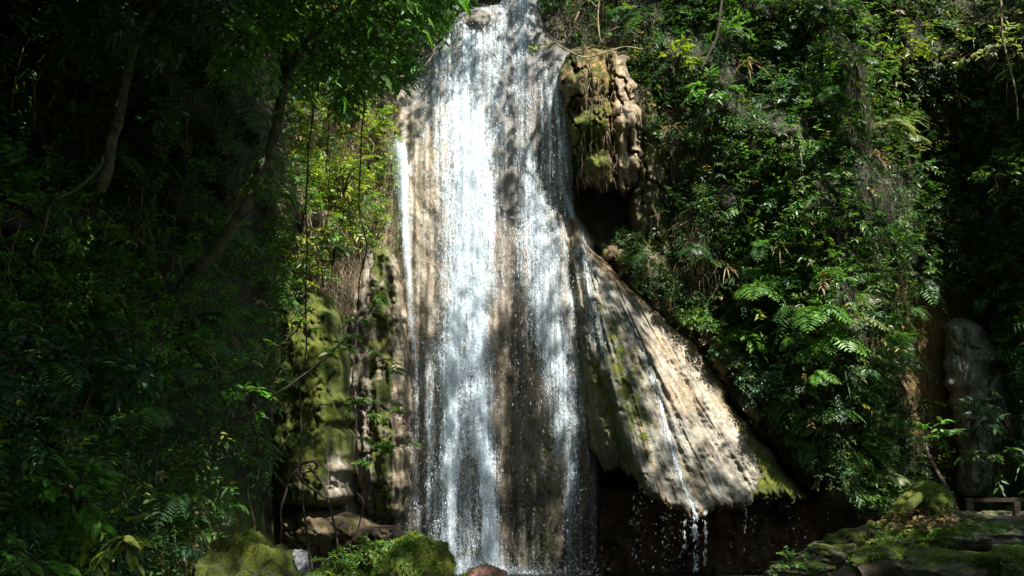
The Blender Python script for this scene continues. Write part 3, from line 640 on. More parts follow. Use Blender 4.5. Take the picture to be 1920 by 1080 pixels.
px, py, P, Nn = cover(2300, [(545, 190), (735, 180), (740, 330), (700, 480), (650, 560), (545, 560)], (540, 180, 745, 560), (0, .7), gap=.0, gapscale=1.6)
sprigs(lv, P, Nn*.7+randdir(len(P))*.6, .26, 6, .12, .05, kind=np.where(R.random((len(P), 1)) < .55, greens(len(P), 'yellow'), greens(len(P), 'bright')), hi=False)
tag(lv.build('creepers'), 'yellow-green creepers spreading over the sunlit earth wall left of the falls', kind='stuff')
lv = Leaves()
px, py, P, Nn = cover(42000, RIGHTMASS, ALLBOX_R, (-0.1, 0.9), gap=-0.6)
D = Nn*0.7+randdir(len(P))*0.6+np.array([0, 0, 0.05])
big = R.random(len(P)) < 0.22
sprigs(lv, P[big], D[big], 0.42, 7, 0.17, 0.06, kind=green_mix(px[big], py[big], P[big])*.85+.006, hi=False)
sprigs(lv, P[~big], D[~big], 0.28, 8, 0.09, 0.038, kind=green_mix(px[~big], py[~big], P[~big])*.82+.006, hi=False)
tag(lv.build('undergrowth'), 'dense leafy undergrowth covering the steep right bank', kind='stuff')
lv = Leaves(); n = 2100; t_ = R.random(n); py = 450+t_*500; px = np.interp(py, [440, 540, 600, 660, 740, 830, 900, 950], [1130, 1215, 1290, 1345, 1415, 1490, 1565, 1620])+R.normal(size=n)*22+30
px = np.maximum(px, interp(py, aR)+8+R.normal(size=n)*9); k = fbm(px/30, py/30, 19.0, 2)+R.normal(size=n)*.2 > -.15; px, py = px[k], py[k]
P = unproj(px, py, np.interp(py, [440, 540, 740, 950], [24.4, 23.6, 22.7, 22.2])+R.uniform(-.2, .4, len(px)))
sprigs(lv, P, randdir(len(P))*.7+np.array([-.2, -.6, .1]), .26, 7, .10, .042, kind=green_mix(px, py, P)*.85+.006, hi=False)
tag(lv.build('ledge_plants'), 'small leafy plants lining the earthy ledge beside the rock skirt', kind='stuff')
# long thin leaves hanging in clumps (bamboo grass) and scattered ferns in the mass
lv = Leaves()
for poly, box, n in ((RIGHTMASS, ALLBOX_R, 900), (LEFTMASS, ALLBOX_L, 420)):
    px, py, P, Nn = cover(n, poly, box, (0.1, 0.8), gap=-0.1)
    for p, q in zip(P, Nn):
        kd = ('mix', 'pale', 'dry', 'bright', 'dark')[R.integers(5)]
        if R.random() < 0.5: tuft_geo(lv, p, 12, 0.5, 0.035, kd, q+np.array([0, 0, .4]))
        else:
            for _ in range(4): fern_geo(lv, p, q+R.normal(size=3)*0.6+np.array([0, 0, .5]), R.uniform(.4, .8), ('mix', 'bright', 'dark')[R.integers(3)], 13)
tag(lv.build('grass_and_fern_growth'), 'narrow-leaved grass and small ferns growing through the undergrowth', kind='stuff')

# ------------------------------------------------------------------ water
def band(x, c, hw, e=1.9): return np.exp(-np.abs((x-c)/hw)**e)
def d_main(px, py):
    ed = np.clip((px-interp(py, wL))/12, 0, 1)
    w1 = fbm(py/90, 3.0)*5
    up = band(px, interp(py, [(0, 905), (60, 890), (130, 875), (300, 880), (560, 884)])+w1, interp(py, [(0, 48), (60, 78), (120, 100), (300, 70), (560, 62)]))*interp(py, [(0, .62), (110, .52), (180, .6), (240, .74), (600, .74)])
    f = sstep(520, 640, py)
    a = band(px, interp(py, [(520, 858), (650, 848), (800, 843), (950, 842), (1040, 838)])+w1, interp(py, [(520, 32), (700, 24), (900, 20), (1040, 26)]))
    b = band(px, interp(py, [(520, 890), (650, 893), (800, 902), (950, 915), (1040, 922)])-w1, interp(py, [(520, 32), (700, 28), (900, 24), (1040, 28)]))
    d = up*(1-f)+f*(np.maximum(a*0.95, b*0.85))
    d = np.maximum(d, 0.52*band(px, 872, interp(py, [(500, 66), (1040, 76)]), 3)*f)
    wedge = soft(px, py, [(872, 860), (888, 860), (898, 960), (895, 1060), (862, 1060), (860, 960)], 8); d = d*(1-0.8*wedge)
    d = np.maximum(d, interp(py, [(90, 0.48), (200, .44), (280, .30), (500, .26), (700, .36), (1000, .44)])*band(px, interp(py, [(90, 900), (300, 850), (700, 850)]), interp(py, [(90, 115), (300, 125), (700, 100)]), 3.5))
    d = np.maximum(d, 0.85*band(px, interp(py, [(240, 742), (400, 757), (560, 768), (700, 780), (1000, 786)]), interp(py, [(240, 18), (300, 20), (400, 11), (560, 6), (1000, 10)]))*sstep(240, 280, py)*interp(py, [(500, 1), (750, .55), (1000, .6)]))
    d = np.maximum(d, 0.5*band(px, 803, 12)*sstep(560, 700, py))
    d = np.maximum(d, .85*np.exp(-((px-890)/38)**4-((py-34)/24)**4))
    d = np.maximum(d, 0.75*sstep(1015, 1068, py)*band(px, 870, 110, 3))
    return d*ed*sstep(972, 940, px)
def d_side(px, py):
    w1 = fbm(py/60, 8.0)*6
    c = interp(py, [(250, 985), (320, 992), (420, 1008), (500, 1018), (600, 1030), (700, 1045), (800, 1058), (900, 1068), (1075, 1074)])+w1
    h = interp(py, [(250, 14), (320, 18), (380, 34), (450, 62), (520, 66), (600, 54), (700, 44), (800, 42), (880, 28), (1000, 15), (1075, 13)])
    d = band(px, c, h)*interp(py, [(250, .45), (330, .7), (420, .72), (520, .68), (700, .66), (860, .6), (1075, .55)])
    d = np.maximum(d, .52*band(px, interp(py, [(0, 978), (150, 975), (330, 985)]), interp(py, [(0, 34), (80, 26), (330, 22)]))*sstep(360, 300, py))
    for x0, x1, a0, a1, s_ in ((1022, 1036, 100, 330, .6), (1040, 1052, 105, 370, .62), (1056, 1060, 120, 400, .55), (1010, 1022, 110, 300, .45), (1050, 1078, 330, 415, .75)):
        d = np.maximum(d, s_*band(px, x0+(x1-x0)*np.clip((py-a0)/(a1-a0), 0, 1)+fbm(py/40, x0)*3, 7)*sstep(a0, a0+30, py)*sstep(a1+20, a1-10, py))
    d = np.maximum(d, .33*sstep(90, 120, py)*sstep(430, 380, py)*sstep(950, 975, px)*sstep(1090, 1070, px))
    d = np.maximum(d, .2*sstep(380, 480, py)*sstep(945, 965, px)*sstep(1130, 1100, px))
    d = np.maximum(d, .46*band(px, interp(py, [(500, 1066), (700, 1085), (900, 1108)]), 10)*sstep(480, 560, py)*sstep(940, 860, py))
    return d
def sheet(name, parent, box, dfn, yfn, off, seed, thr=0.02, step=3.0):
    xs = np.arange(box[0], box[2]+1, step); ys = np.arange(box[1], box[3]+1, step*1.6)
    py, px = np.meshgrid(ys, xs, indexing='ij'); d = dfn(px, py)
    Yb = yfn(px, py)
    P = unproj(px, py, Yb-off-fbm(px/14+seed, py/60, seed, 3)*off*0.5*(d > 0.1))
    fl = np.stack([P[..., 0]+seed*7.7, -P[..., 2]+seed*3.1, np.full(px.shape, seed)], -1)
    F = gridF(*px.shape); keep = d.ravel()[F].max(1) > thr; F = F[keep]
    us, inv = np.unique(F, return_inverse=True); F = inv.reshape(F.shape)
    return obj(name, P.reshape(-1, 3)[us], F, WATER, parent, {'flow': ('FLOAT_VECTOR', fl.reshape(-1, 3)[us]), 'dens': ('FLOAT', d.ravel()[us])})
def drops(name, parent, n, box, dfn, yfn, offr, size=(0.006, 0.02), stretch=3.0, power=1.0, rng=R):
    px = rng.uniform(box[0], box[2], n); py = rng.uniform(box[1], box[3], n); d = dfn(px, py); k = rng.random(n) < d**power; px, py = px[k], py[k]
    P = unproj(px, py, yfn(px, py)-rng.uniform(offr[0], offr[1], len(px)))
    r = rng.uniform(size[0], size[1], len(px))*(rng.random(len(px))**1.5+0.4); st_ = 1+rng.random(len(px))*stretch
    O = np.array([[1, 0, 0], [-.5, .87, 0], [-.5, -.87, 0], [0, 0, 1], [0, 0, -1]], float)
    V = P[:, None]+O[None]*r[:, None, None]*np.stack([np.ones_like(st_), np.ones_like(st_), st_], -1)[:, None]
    T = np.array([[0, 1, 3], [1, 2, 3], [2, 0, 3], [1, 0, 4], [2, 1, 4], [0, 2, 4]])
    F = (T[None]+(np.arange(len(P))*5)[:, None, None]).reshape(-1, 3)
    o = obj(name, V.reshape(-1, 3), F, DROP, parent); o['kind'] = 'stuff'; return o
mf = empty('waterfall', at(860, 1073, 23.0), 'tall white main waterfall, the widest and brightest curtain of water', 'waterfall')
MB_ = (690, -90, 975, 1076)
for i, of in enumerate((0.05, 0.14, 0.26)):
    sheet('water_curtain', mf, MB_, (lambda a, b, i=i: d_main(a, b)*(1.0, 0.93, 0.84)[i]), Ywall, of, 1.3+i*4.7)
drops('spray', mf, 80000, MB_, d_main, Ywall, (0.1, 0.6), (0.003, 0.008), 4.0, 2.0)
sf = empty('waterfall', at(1070, 1073, 23.0), 'narrower second waterfall spreading over the bulge right of the main curtain', 'waterfall')
SB_ = (940, -90, 1135, 1076)
for i, of in enumerate((0.04, 0.12)):
    sheet('water_curtain', sf, SB_, (lambda a, b, i=i: d_side(a, b)*(1.0, 0.92)[i]), Ywall, of, 21.3+i*5.1)
drops('spray', sf, 55000, SB_, d_side, Ywall, (0.06, 0.4), (0.003, 0.008), 5.0, 2.0)
def d_ap(px, py):
    return np.clip(.50*band(px, interp(py, [(420, 1085), (520, 1100), (640, 1118), (760, 1140)]), interp(py, [(420, 14), (520, 30), (640, 24), (760, 12)]))*sstep(405, 450, py)*sstep(790, 640, py), 0, 1)
sheet('water_veil', sf, (1040, 405, 1190, 800), d_ap, Yapron, 0.05, 61.0)
# loose water falling from the undercut rim of the wall and the apron
ta = empty('water_trickle', at(1300, 966, 21.0), 'thin white trickle running down the sunlit rock skirt', 'trickle')
TRK = [(520, 1140), (590, 1172), (640, 1195), (690, 1215), (750, 1238), (800, 1250), (850, 1262), (905, 1280), (950, 1298), (966, 1303), (1075, 1308)]
def d_tr(px, py): return np.maximum(.75*band(px, interp(py, TRK)+fbm(py/14, 2.0)*3, 4.5+2*fbm(py/20, 5.0))*sstep(530, 640, py), .34*band(px, interp(py, TRK), 13)*sstep(600, 800, py))*sstep(968, 960, py)
sheet('trickle_water', ta, (1130, 530, 1320, 968), d_tr, lambda a, b: Yapron(a, b), 0.03, 41.0, step=2.0)
def thread(label, x0, y0, y1, hw, n, k):
    E = empty('water_thread', at(x0, y1, 21.0), label, 'falling water')
    drops('drops', E, n, (x0-12, y0, x0+14, y1), lambda a, b: np.clip(band(a, x0+2*vn(b/30, k), hw)*(0.55+0.9*vn(b/9, k+3.0)), 0, 1), lambda a, b: np.full_like(a, 21.0), (-.05, .05), (.004, .008), 9.0)
thread('bright main thread of water falling from the end of the trickle', 1304, 962, 1072, 3.5, 2600, 1.0)
thread('thread of water just right of the bright main one', 1322, 962, 1060, 2.2, 1300, 5.0)
thread('short thread of water just left of the bright main one', 1285, 962, 1030, 2.0, 700, 9.0)
thread('faint drip furthest right under the rock skirt', 1398, 946, 1000, 1.5, 260, 13.0)
dd = empty('dripping_water', at(1250, 1070, 21.4), 'curtain of scattered falling drops under the rim of the rock skirt', 'dripping water')
def d_rim(px, py): return np.clip(0.25+0.9*fbm(px/9, 1.0), 0, 1)*(py > interp(px, aB))*sstep(1600, 1400, px)
drops('drops', dd, 3000, (1180, 900, 1600, 1072), d_rim, lambda a, b: np.full_like(a, 21.2), (-0.2, 0.2), (0.002, 0.006), 4.0)
def d_rim2(px, py): return np.clip(0.25+1.1*fbm(px/8, 7.0), 0, 1)*sstep(850, 900, py)
drops('drops', dd, 6000, (1075, 850, 1140, 1072), d_rim2, lambda a, b: np.full_like(a, 23.2), (-0.2, 0.2), (0.003, 0.007), 4.0)
# splash at the foot of the falls
fb = empty('splash', at(880, 1075, 22.6), 'low white foam where the main waterfall meets the pool', 'foam')
drops('drops', fb, 30000, (740, 985, 1160, 1078), lambda a, b: np.exp(-(1078-b)/18)*np.exp(-((a-900)/150)**2), lambda a, b: np.full_like(a, 22.6), (-0.5, 1.0), (0.003, 0.008), 1.0)

def mist_mat():
    m, n, l = newmat('spray_mist'); tc = N(n, 'ShaderNodeTexCoord').outputs['Object']; sp = n.new('ShaderNodeSeparateXYZ'); l.new(tc, sp.inputs[0])
    ln = n.new('ShaderNodeVectorMath'); ln.operation = 'LENGTH'; l.new(tc, ln.inputs[0])
    f = mapr(n, l, ln.outputs['Value'], 0.15, 1.0, 1, 0, True)
    f = mathn(n, l, 'MULTIPLY', f, mapr(n, l, noise(n, l, tc, 3.0, 3), .35, .65, .35, 1))
    v = N(n, 'ShaderNodeVolumePrincipled'); v.inputs['Color'].default_value = (.9, .95, 1, 1); l.new(mathn(n, l, 'MULTIPLY', f, 0.55), v.inputs['Density'])
    o = N(n, 'ShaderNodeOutputMaterial'); l.new(v.outputs[0], o.inputs['Volume']); return m
th, ph = np.meshgrid(np.linspace(0, np.pi, 24), np.linspace(0, 2*np.pi, 40), indexing='ij')
mo_ = obj('spray_mist', np.stack([np.sin(th)*np.cos(ph), np.sin(th)*np.sin(ph), np.cos(th)], -1).reshape(-1, 3), gridF(24, 40), mist_mat())
mo_.location = (-.6, 22.4, .15); mo_.scale = (3.0, 1.0, 1.9); tag(mo_, 'faint mist of spray hanging over the foot of the falls', kind='stuff')

sheet('foam', fb, (745, 1040, 1140, 1077), lambda a, b: .8*sstep(1044, 1074, b)*np.exp(-((a-890)/170)**4)*(.75+.5*fbm(a/22, b/15, 2.0)), lambda a, b: 22.75-(b-1040)*.02+np.zeros_like(a), .05, 71.0, step=2.0)
# ------------------------------------------------------------------ trees of the left bank
def trunk(name, pts, r0, r1, mat=BARK, parent=None, ns=10, n=50, jit=0.05, seed=0, wob=0.15):
    p = pxpath(pts, n, jit, seed); V, F = tube([p], [np.linspace(r0, r1, n)], ns, wob, seed)
    return obj(name, V, F, mat, parent), p
def branchlet(par, base, D, L, nl, ll, lw, kind, leafme, rng=R):
    """a twig with separate leaf objects that share one mesh"""
    D = nrm(np.array(D, float)); t = np.linspace(0, 1, 9)[:, None]
    p = base+D*L*t+np.array([0, 0, -1.])*(0.35*L*t*t)
    V, F = tube([p], [np.linspace(.014, .005, 9)], 4); b = obj('branch', V, F, VINE, par)
    bw = parent_world(b)
    S = nrm(np.cross(D, [0, 0, 1.])); s_ = 1
    for i in range(nl):
        tt = 0.15+0.85*(i+.5)/nl; q = base+D*L*tt+np.array([0, 0, -1.])*(0.35*L*tt*tt); s_ = -s_
        d = nrm(D*0.6+S*s_*0.8+rng.normal(size=3)*.25+np.array([0, 0, -.35])); nn = nrm(np.array([0, -.3, 1])+rng.normal(size=3)*.4)
        S2 = nrm(np.cross(d, nn)); U2 = np.cross(S2, d); k = ll*(0.7+0.6*rng.random())
        o = bpy.data.objects.new('leaf', leafme[rng.integers(len(leafme))]); COL.objects.link(o); o.parent = b
        import mathutils
        M = mathutils.Matrix(((d[0]*k, S2[0]*k, U2[0]*k, q[0]-bw[0]), (d[1]*k, S2[1]*k, U2[1]*k, q[1]-bw[1]), (d[2]*k, S2[2]*k, U2[2]*k, q[2]-bw[2]), (0, 0, 0, 1)))
        o.matrix_local = M
    return b
def leafmeshes(kind, w, n=4):
    r_ = []
    for i in range(n):
        V, F, k = leafgeo(np.zeros((1, 3)), np.array([[1., 0, 0]]), np.array([[0, 0, 1.]]), 1.0, w, 0.15, 0.2, True)
        r_.append(mesh('leaf', V, F, LEAF, {'col': ('FLOAT_COLOR', np.tile(greens(1, kind)[0], (len(V), 1)))}, False))
    return r_
LM = {k: leafmeshes(k, .38) for k in ('mix', 'bright', 'dark', 'yellow', 'blue', 'pale')}

def roottree(label, px, py, Y, cat='tree', name='tree', group=None): return empty(name, at(px, py, Y), label, cat, group)
T1 = roottree('slim bare grey-green trunk curving upward in the dark upper left', 190, 355, 14)
trunk('trunk', [(188, 360, 14), (205, 280, 14), (225, 200, 14.1), (245, 115, 14.1), (262, 60, 14.1), (300, 0, 14), (345, -90, 14), (380, -260, 13.5)], .085, .06, parent=T1, seed=2)
T2 = roottree('thick mossy tree leaning right out of the left bank, its leafy crown overhanging the falls', 350, 530, 15.5)
_, p2 = trunk('trunk', [(345, 535, 16), (372, 500, 15.5), (410, 460, 15.2), (452, 400, 15), (490, 330, 15), (512, 250, 15), (530, 150, 15), (545, 60, 15), (560, -60, 15), (580, -260, 14.5)], 0.11, .06, parent=T2, seed=5)
trunk('limb', [(512, 250, 15), (545, 130, 14.6), (610, 40, 14.2), (700, -10, 14), (800, -30, 13.6)], .05, .03, parent=T2, seed=6, ns=7)
trunk('limb', [(530, 150, 15), (600, 60, 14.4), (700, 30, 14), (780, 40, 13.8)], .04, .02, parent=T2, seed=7, ns=7)
trunk('limb', [(405, 465, 15.2), (430, 420, 15.6), (440, 380, 15.8), (470, 300, 16)], .03, .015, parent=T2, seed=8, ns=6)
T3 = roottree('thin straight trunk in deep shade at the far upper left', 168, 330, 15.5)
trunk('trunk', [(150, 400, 15.5), (163, 250, 15.5), (172, 110, 15.3), (180, 0, 15.2), (185, -150, 15)], .06, .04, parent=T3, seed=9)
T4 = roottree('thin sapling stem slanting across the dark left bank below the curving trunk', 110, 420, 13)
trunk('trunk', [(60, 470, 12.5), (90, 400, 12.6), (118, 372, 12.6), (175, 330, 12.8), (190, 290, 13)], .025, .018, parent=T4, seed=10, ns=6)
lv = Leaves(); ii = R.integers(0, 40, 80); q = p2[ii]+R.normal(size=(80, 3))*.06
sprigs(lv, q, randdir(80)+np.array([0, -.4, -.1]), .2, 6, .1, .045, kind='mix'); lv.build('creeper', T2)
# crown of the leaning tree
CROWN = [(380, -320), (860, -320), (858, -10), (850, 30), (800, 70), (770, 130), (740, 160), (690, 150), (650, 200), (590, 170), (540, 210), (480, 150), (400, 120)]
lv = Leaves()
px = R.uniform(380, 870, 4200); py = R.uniform(-320, 230, 4200); k = inpoly(px, py, CROWN) & (fbm(px/70, py/60, 4.0, 3)+R.normal(size=4200)*.15 > -.02)
px, py = px[k], py[k]; Yc_ = R.uniform(13.2, 16.5, len(px)); P = unproj(px, py, Yc_)
sprigs(lv, P, randdir(len(P))*0.8+np.array([.3, -.3, -.1]), 0.32, 7, 0.17, 0.066, kind=np.where(R.random((len(P), 1)) < .6, greens(len(P), 'bright'), greens(len(P), 'mix')), grav=0.5)
lv.build('crown', T2)
lm = [(640, 90), (690, 60), (720, 100), (750, 60), (760, 110), (800, 30), (830, 40), (820, 10), (780, 85), (700, 130), (660, 130), (620, 150), (590, 110), (560, 170), (730, 20), (845, 5), (640, 30), (600, 60), (680, 10), (770, 5), (500, 60), (450, 40), (520, 120), (470, 130)]
for (x, y) in lm:
    branchlet(T2, at(x-20, y-25, R.uniform(13, 14)), (R.uniform(.2, 1), -.3, R.uniform(-.7, .2)), R.uniform(.35, .6), 11, .23, .08, 'bright', LM['bright'] if R.random() < .7 else LM['mix'])
# dark crowns of the upper left (other trees): leaves in front of the bank
for (lb, poly, n, Yr, tr) in (('dark leafy crown filling the top left corner behind the bare trunks', [(-300, -350), (420, -350), (420, 60), (300, 160), (150, 120), (-300, 200)], 3200, (13, 16), [(20, 420, 15), (40, 150, 14.6), (60, -50, 14.5), (90, -300, 14.5)]),):
    T = roottree(lb, tr[0][0], tr[0][1], tr[0][2]); trunk('trunk', tr, .12, .07, parent=T, seed=12)
    lv = Leaves(); px = R.uniform(-300, 430, n); py = R.uniform(-350, 210, n); k = inpoly(px, py, poly) & (fbm(px/80, py/60, 14.0, 3)+R.normal(size=n)*.15 > -.05)
    P = unproj(px[k], py[k], R.uniform(Yr[0], Yr[1], k.sum())); sprigs(lv, P, randdir(len(P))+np.array([.2, -.2, -.2]), .34, 7, .16, .06, kind='dark'); lv.build('crown', T)

# ------------------------------------------------------------------ vines, hanging roots
def vine(label, pts, r, mat=VINE, name='vine', jit=0.03, seed=0, n=60, group=None, r1=None):
    p = pxpath(pts, n, jit, seed); V, F = tube([p], [np.linspace(r, r1 or r, n)], 6, 0.2, seed)
    return tag(obj(name, V, F, mat), label, 'vine', group)
vine('long thin vine hanging straight down in front of the mossy buttress', [(583, 20, 15.5), (580, 170, 15.5), (583, 330, 15.6), (577, 480, 15.6), (574, 640, 15.6), (571, 770, 15.6), (569, 875, 15.6)], .013, jit=.09, seed=3)
vine('dark hanging vine beside the left edge of the falls, reaching the brown ledge', [(690, 60, 17), (688, 230, 17), (682, 420, 17), (672, 540, 17), (660, 700, 17), (658, 830, 17), (664, 900, 17), (673, 950, 17), (668, 1000, 17), (650, 1060, 17)], .013, jit=.1, seed=4)
vine('thin vine hanging just right of the leaning trunk', [(622, 120, 16.5), (618, 260, 16.5), (606, 420, 16.5), (598, 560, 16.5)], .008, jit=.1, seed=5)
vine('faint vine hanging in the dark at the far left', [(120, 0, 13.5), (100, 90, 13.5), (68, 160, 13.5), (62, 245, 13.5)], .014, seed=6)
vine('curved bare vine in the dark middle of the left bank', [(343, 270, 13.8), (352, 320, 13.8), (340, 370, 13.8), (322, 420, 13.8)], .009, VINE, seed=7)
vine('pale bare stick slanting across the dark left bank', [(248, 390, 13.4), (270, 440, 13.4), (292, 500, 13.4)], .008, VINE, 'stick', seed=8)
vine('pale thin root trailing to a lump above the bottom left boulder', [(478, 790, 15), (486, 850, 15), (478, 900, 15), (462, 925, 15), (478, 990, 15), (482, 1040, 15)], .009, VINE, seed=9)
kn = empty('hanging_root_tangle', at(562, 870, 15.4), 'looped root tangle hanging in front of the mossy buttress with five dangling strands', 'root tangle')
for i, pts in enumerate(([(569, 868, 15.5), (556, 880, 15.3), (540, 905, 15.4), (528, 960, 15.4), (527, 1010, 15.4), (534, 1070, 15.4)],
                         [(560, 880, 15.5), (568, 930, 15.5), (575, 1000, 15.5), (582, 1080, 15.5)],
                         [(590, 862, 15.4), (570, 868, 15.3), (558, 875, 15.3), (564, 895, 15.3), (590, 920, 15.4), (615, 932, 15.4), (602, 900, 15.5), (578, 876, 15.5)],
                         [(578, 874, 15.4), (600, 900, 15.4), (620, 950, 15.4), (632, 1010, 15.4), (636, 1075, 15.4)],
                         [(555, 872, 15.5), (575, 866, 15.2), (592, 868, 15.3), (588, 882, 15.5), (566, 884, 15.5), (552, 878, 15.4)])):
    p = pxpath(pts, 40, 0.02, i); V, F = tube([p], [np.linspace(.024, .013, 40)], 6, .2, i); obj('root', V, F, VINE, kn)
vine('pale thin branch hanging down the right edge of the picture among glossy leaves', [(1872, -60, 21.5), (1880, 60, 21.5), (1898, 150, 21.5), (1912, 230, 21.5)], .025, DRYROOT, 'bare_branch', .05, 52, r1=.012)
vine('slanting grey stem near the top centre of the right bank', [(1360, -40, 22.6), (1345, 60, 22.6), (1315, 130, 22.6)], .03, VINE, 'stem', .05, 53)
# leafy branches reaching over the mossy rock
LB = [('dark arching branch with fresh green leaves crossing in front of the mossy buttress', [(430, 790, 14.2), (500, 755, 14), (560, 705, 13.9), (610, 668, 13.8), (660, 625, 13.7), (700, 575, 13.6)], .022,
       [(612, 665), (625, 640), (655, 630), (672, 610), (690, 590), (700, 572), (640, 655), (590, 690), (620, 670), (665, 605), (700, 560)]),
      ('short dark branch with a pale leaf above the mossy buttress', [(440, 700, 14.2), (500, 668, 14.1), (545, 630, 14), (572, 590, 14)], .016, [(560, 610), (575, 620), (520, 650), (470, 680), (568, 590)]),
      ('thin twig with light leaves in front of the grey rock rib', [(580, 760, 14.6), (650, 755, 14.6), (700, 760, 14.6), (735, 775, 14.6)], .008, [(650, 750), (680, 755), (705, 760), (725, 770), (660, 770), (690, 775)]),
      ('slender leafy spray beside the wet wall left of the falls', [(640, 640, 16), (690, 660, 16), (730, 690, 16)], .008, [(690, 660), (705, 680), (725, 690), (735, 680)]),
      ('low twig with dark green leaves near the foot of the grey rib', [(640, 800, 15.5), (690, 830, 15.5), (730, 840, 15.5), (770, 835, 15.5)], .008, [(670, 820), (700, 840), (730, 845), (760, 832), (715, 855), (690, 870)])]
for i, (lb, pts, r, tips) in enumerate(LB):
    E = empty('leafy_branch', at(*pts[0]), lb, 'branch'); V, F = tube([pxpath(pts, 40, .03, i+20)], [np.linspace(r, r*.4, 40)], 6, .2); obj('stem', V, F, VINE, E)
    for (x, y) in tips:
        branchlet(E, at(x, y, pts[2][2]), (R.uniform(-.4, 1), R.uniform(-.6, .2), R.uniform(-.2, .5)), R.uniform(.15, .28), 5, .17, .06, 'bright', LM['bright'] if i < 3 else LM['mix'])

# pale dry roots and dead stems hanging on the lit earth wall left of the falls and on the right
def hangroots(name, label, n, poly, box, mat, L=(.3, 1.2), r=.007, offs=(0.0, .35)):
    px = R.uniform(box[0], box[2], n); py = R.uniform(box[1], box[3], n); k = inpoly(px, py, poly); px, py = px[k], py[k]
    P = unproj(px, py, Ycliff(px, py)-R.uniform(offs[0], offs[1], len(px))); paths = []; rad = []
    for q in P:
        l_ = R.uniform(*L); m = 7; t = np.linspace(0, 1, m)[:, None]; side = R.normal(size=3)*np.array([.22, .12, .05])
        paths.append(q+np.array([0, 0, -1.])*l_*t+side*np.sin(t*R.uniform(2, 5))*l_*.8); rad.append(np.linspace(r, r*.4, m)*R.uniform(.5, 1.6))
    V, F = tube(paths, rad, 3); return tag(obj(name, V, F, mat), label, kind='stuff')
hangroots('hanging_roots', 'pale dry roots and dead stems matted over the sunlit earth wall left of the falls', 3600, [(560, 200), (740, 180), (740, 330), (700, 520), (640, 560), (560, 560)], (550, 180, 745, 570), DRYROOT)
hangroots('hanging_roots', 'tangled brown roots hanging on the shaded rock right of the cave', 1500, [(1190, 190), (1330, 200), (1350, 480), (1300, 560), (1200, 480)], (1180, 190, 1350, 560), DRYROOT, (.4, 1.4), .006)
hangroots('hanging_roots', 'thin roots hanging in the dark recess above the mossy overhang', 700, [(1030, -200), (1240, -200), (1230, 110), (1060, 80)], (1020, -200, 1250, 110), DRYROOT, (.3, 1.0), .006)
hangroots('hanging_vines', 'dark stems trailing through the leaves of the right bank', 1000, RIGHTMASS, (1180, -200, 1950, 940), VINE, (.5, 2.0), .006, (.1, .7))
hangroots('hanging_vines', 'dark stems trailing through the leaves of the left bank', 900, LEFTMASS, (-100, -100, 720, 1080), DRYROOT, (.3, 1.2), .005, (.2, .9))
# moss and root fringe on the overhanging rock
def Yover(px, py): return np.interp(py, [88, 105, 150, 230, 310, 340, 356], [24.6, 24.1, 23.8, 23.7, 23.9, 24.2, 24.6])+1.1*(1-np.sqrt(np.clip(1-np.abs((px-1130)/64)**2.6, 0, 1)))-.2
def fringe(n, poly, box, label, parent=None):
    px = R.uniform(box[0], box[2], n); py = R.uniform(box[1], box[3], n); k = inpoly(px, py, poly); px, py = px[k], py[k]; P = unproj(px, py, Yover(px, py)); paths = []; rad = []
    for q in P:
        l_ = R.uniform(.12, .5); t = np.linspace(0, 1, 5)[:, None]; paths.append(q+np.array([0, 0, -1.])*l_*t+R.normal(size=3)*np.array([.07, .05, 0])*t+np.array([0, -.08, 0])*np.sin(t*3)); rad.append(np.linspace(.009, .003, 5)*R.uniform(.5, 1.5))
    V, F = tube(paths, rad, 3); return tag(obj('root_fringe', V, F, DRYROOT), label, kind='stuff')
fringe(380, [(1070, 95), (1180, 100), (1150, 180), (1160, 340), (1080, 340), (1090, 220), (1070, 160)], (1060, 90, 1195, 345), 'shaggy brown root fringe on the overhanging boss')
# bare twigs above the overhang
for i, (lb, pts) in enumerate((('bare brown branch lying along the top of the mossy overhang', [(1030, 70, 23.2), (1060, 95, 23), (1100, 105, 22.9), (1130, 98, 22.9), (1170, 88, 23), (1210, 92, 23.2)]),
                               ('thin bare twig slanting down to the top of the falls from the dark recess', [(1085, 20, 23.4), (1070, 60, 23.3), (1052, 82, 23.2), (1030, 62, 23.2)]),
                               ('bare looped twig in the dark recess above the overhang', [(1125, -30, 23.2), (1120, 30, 23.2), (1128, 80, 23.2), (1140, 60, 23.1), (1165, 50, 23.1), (1195, 70, 23.1)]),
                               ('curved bare branch between the hanging leaves and the top left of the falls', [(745, 145, 21), (775, 140, 21), (800, 118, 21), (818, 90, 21), (820, 55, 21)]))):
    vine(lb, pts, .022, DRYROOT, 'bare_branch', .03, i+31, r1=.01)
yl = empty('yellow_leaf_sprig', at(1020, 95, 23.0), 'small bright yellow leaf sprig at the top right edge of the falls', 'sprig')
for (x, y) in ((1012, 90), (1000, 97), (1030, 88)): branchlet(yl, at(x+14, y-6, 23.0), (-1, -.3, .1), .3, 5, .2, .07, 'yellow', LM['yellow'])

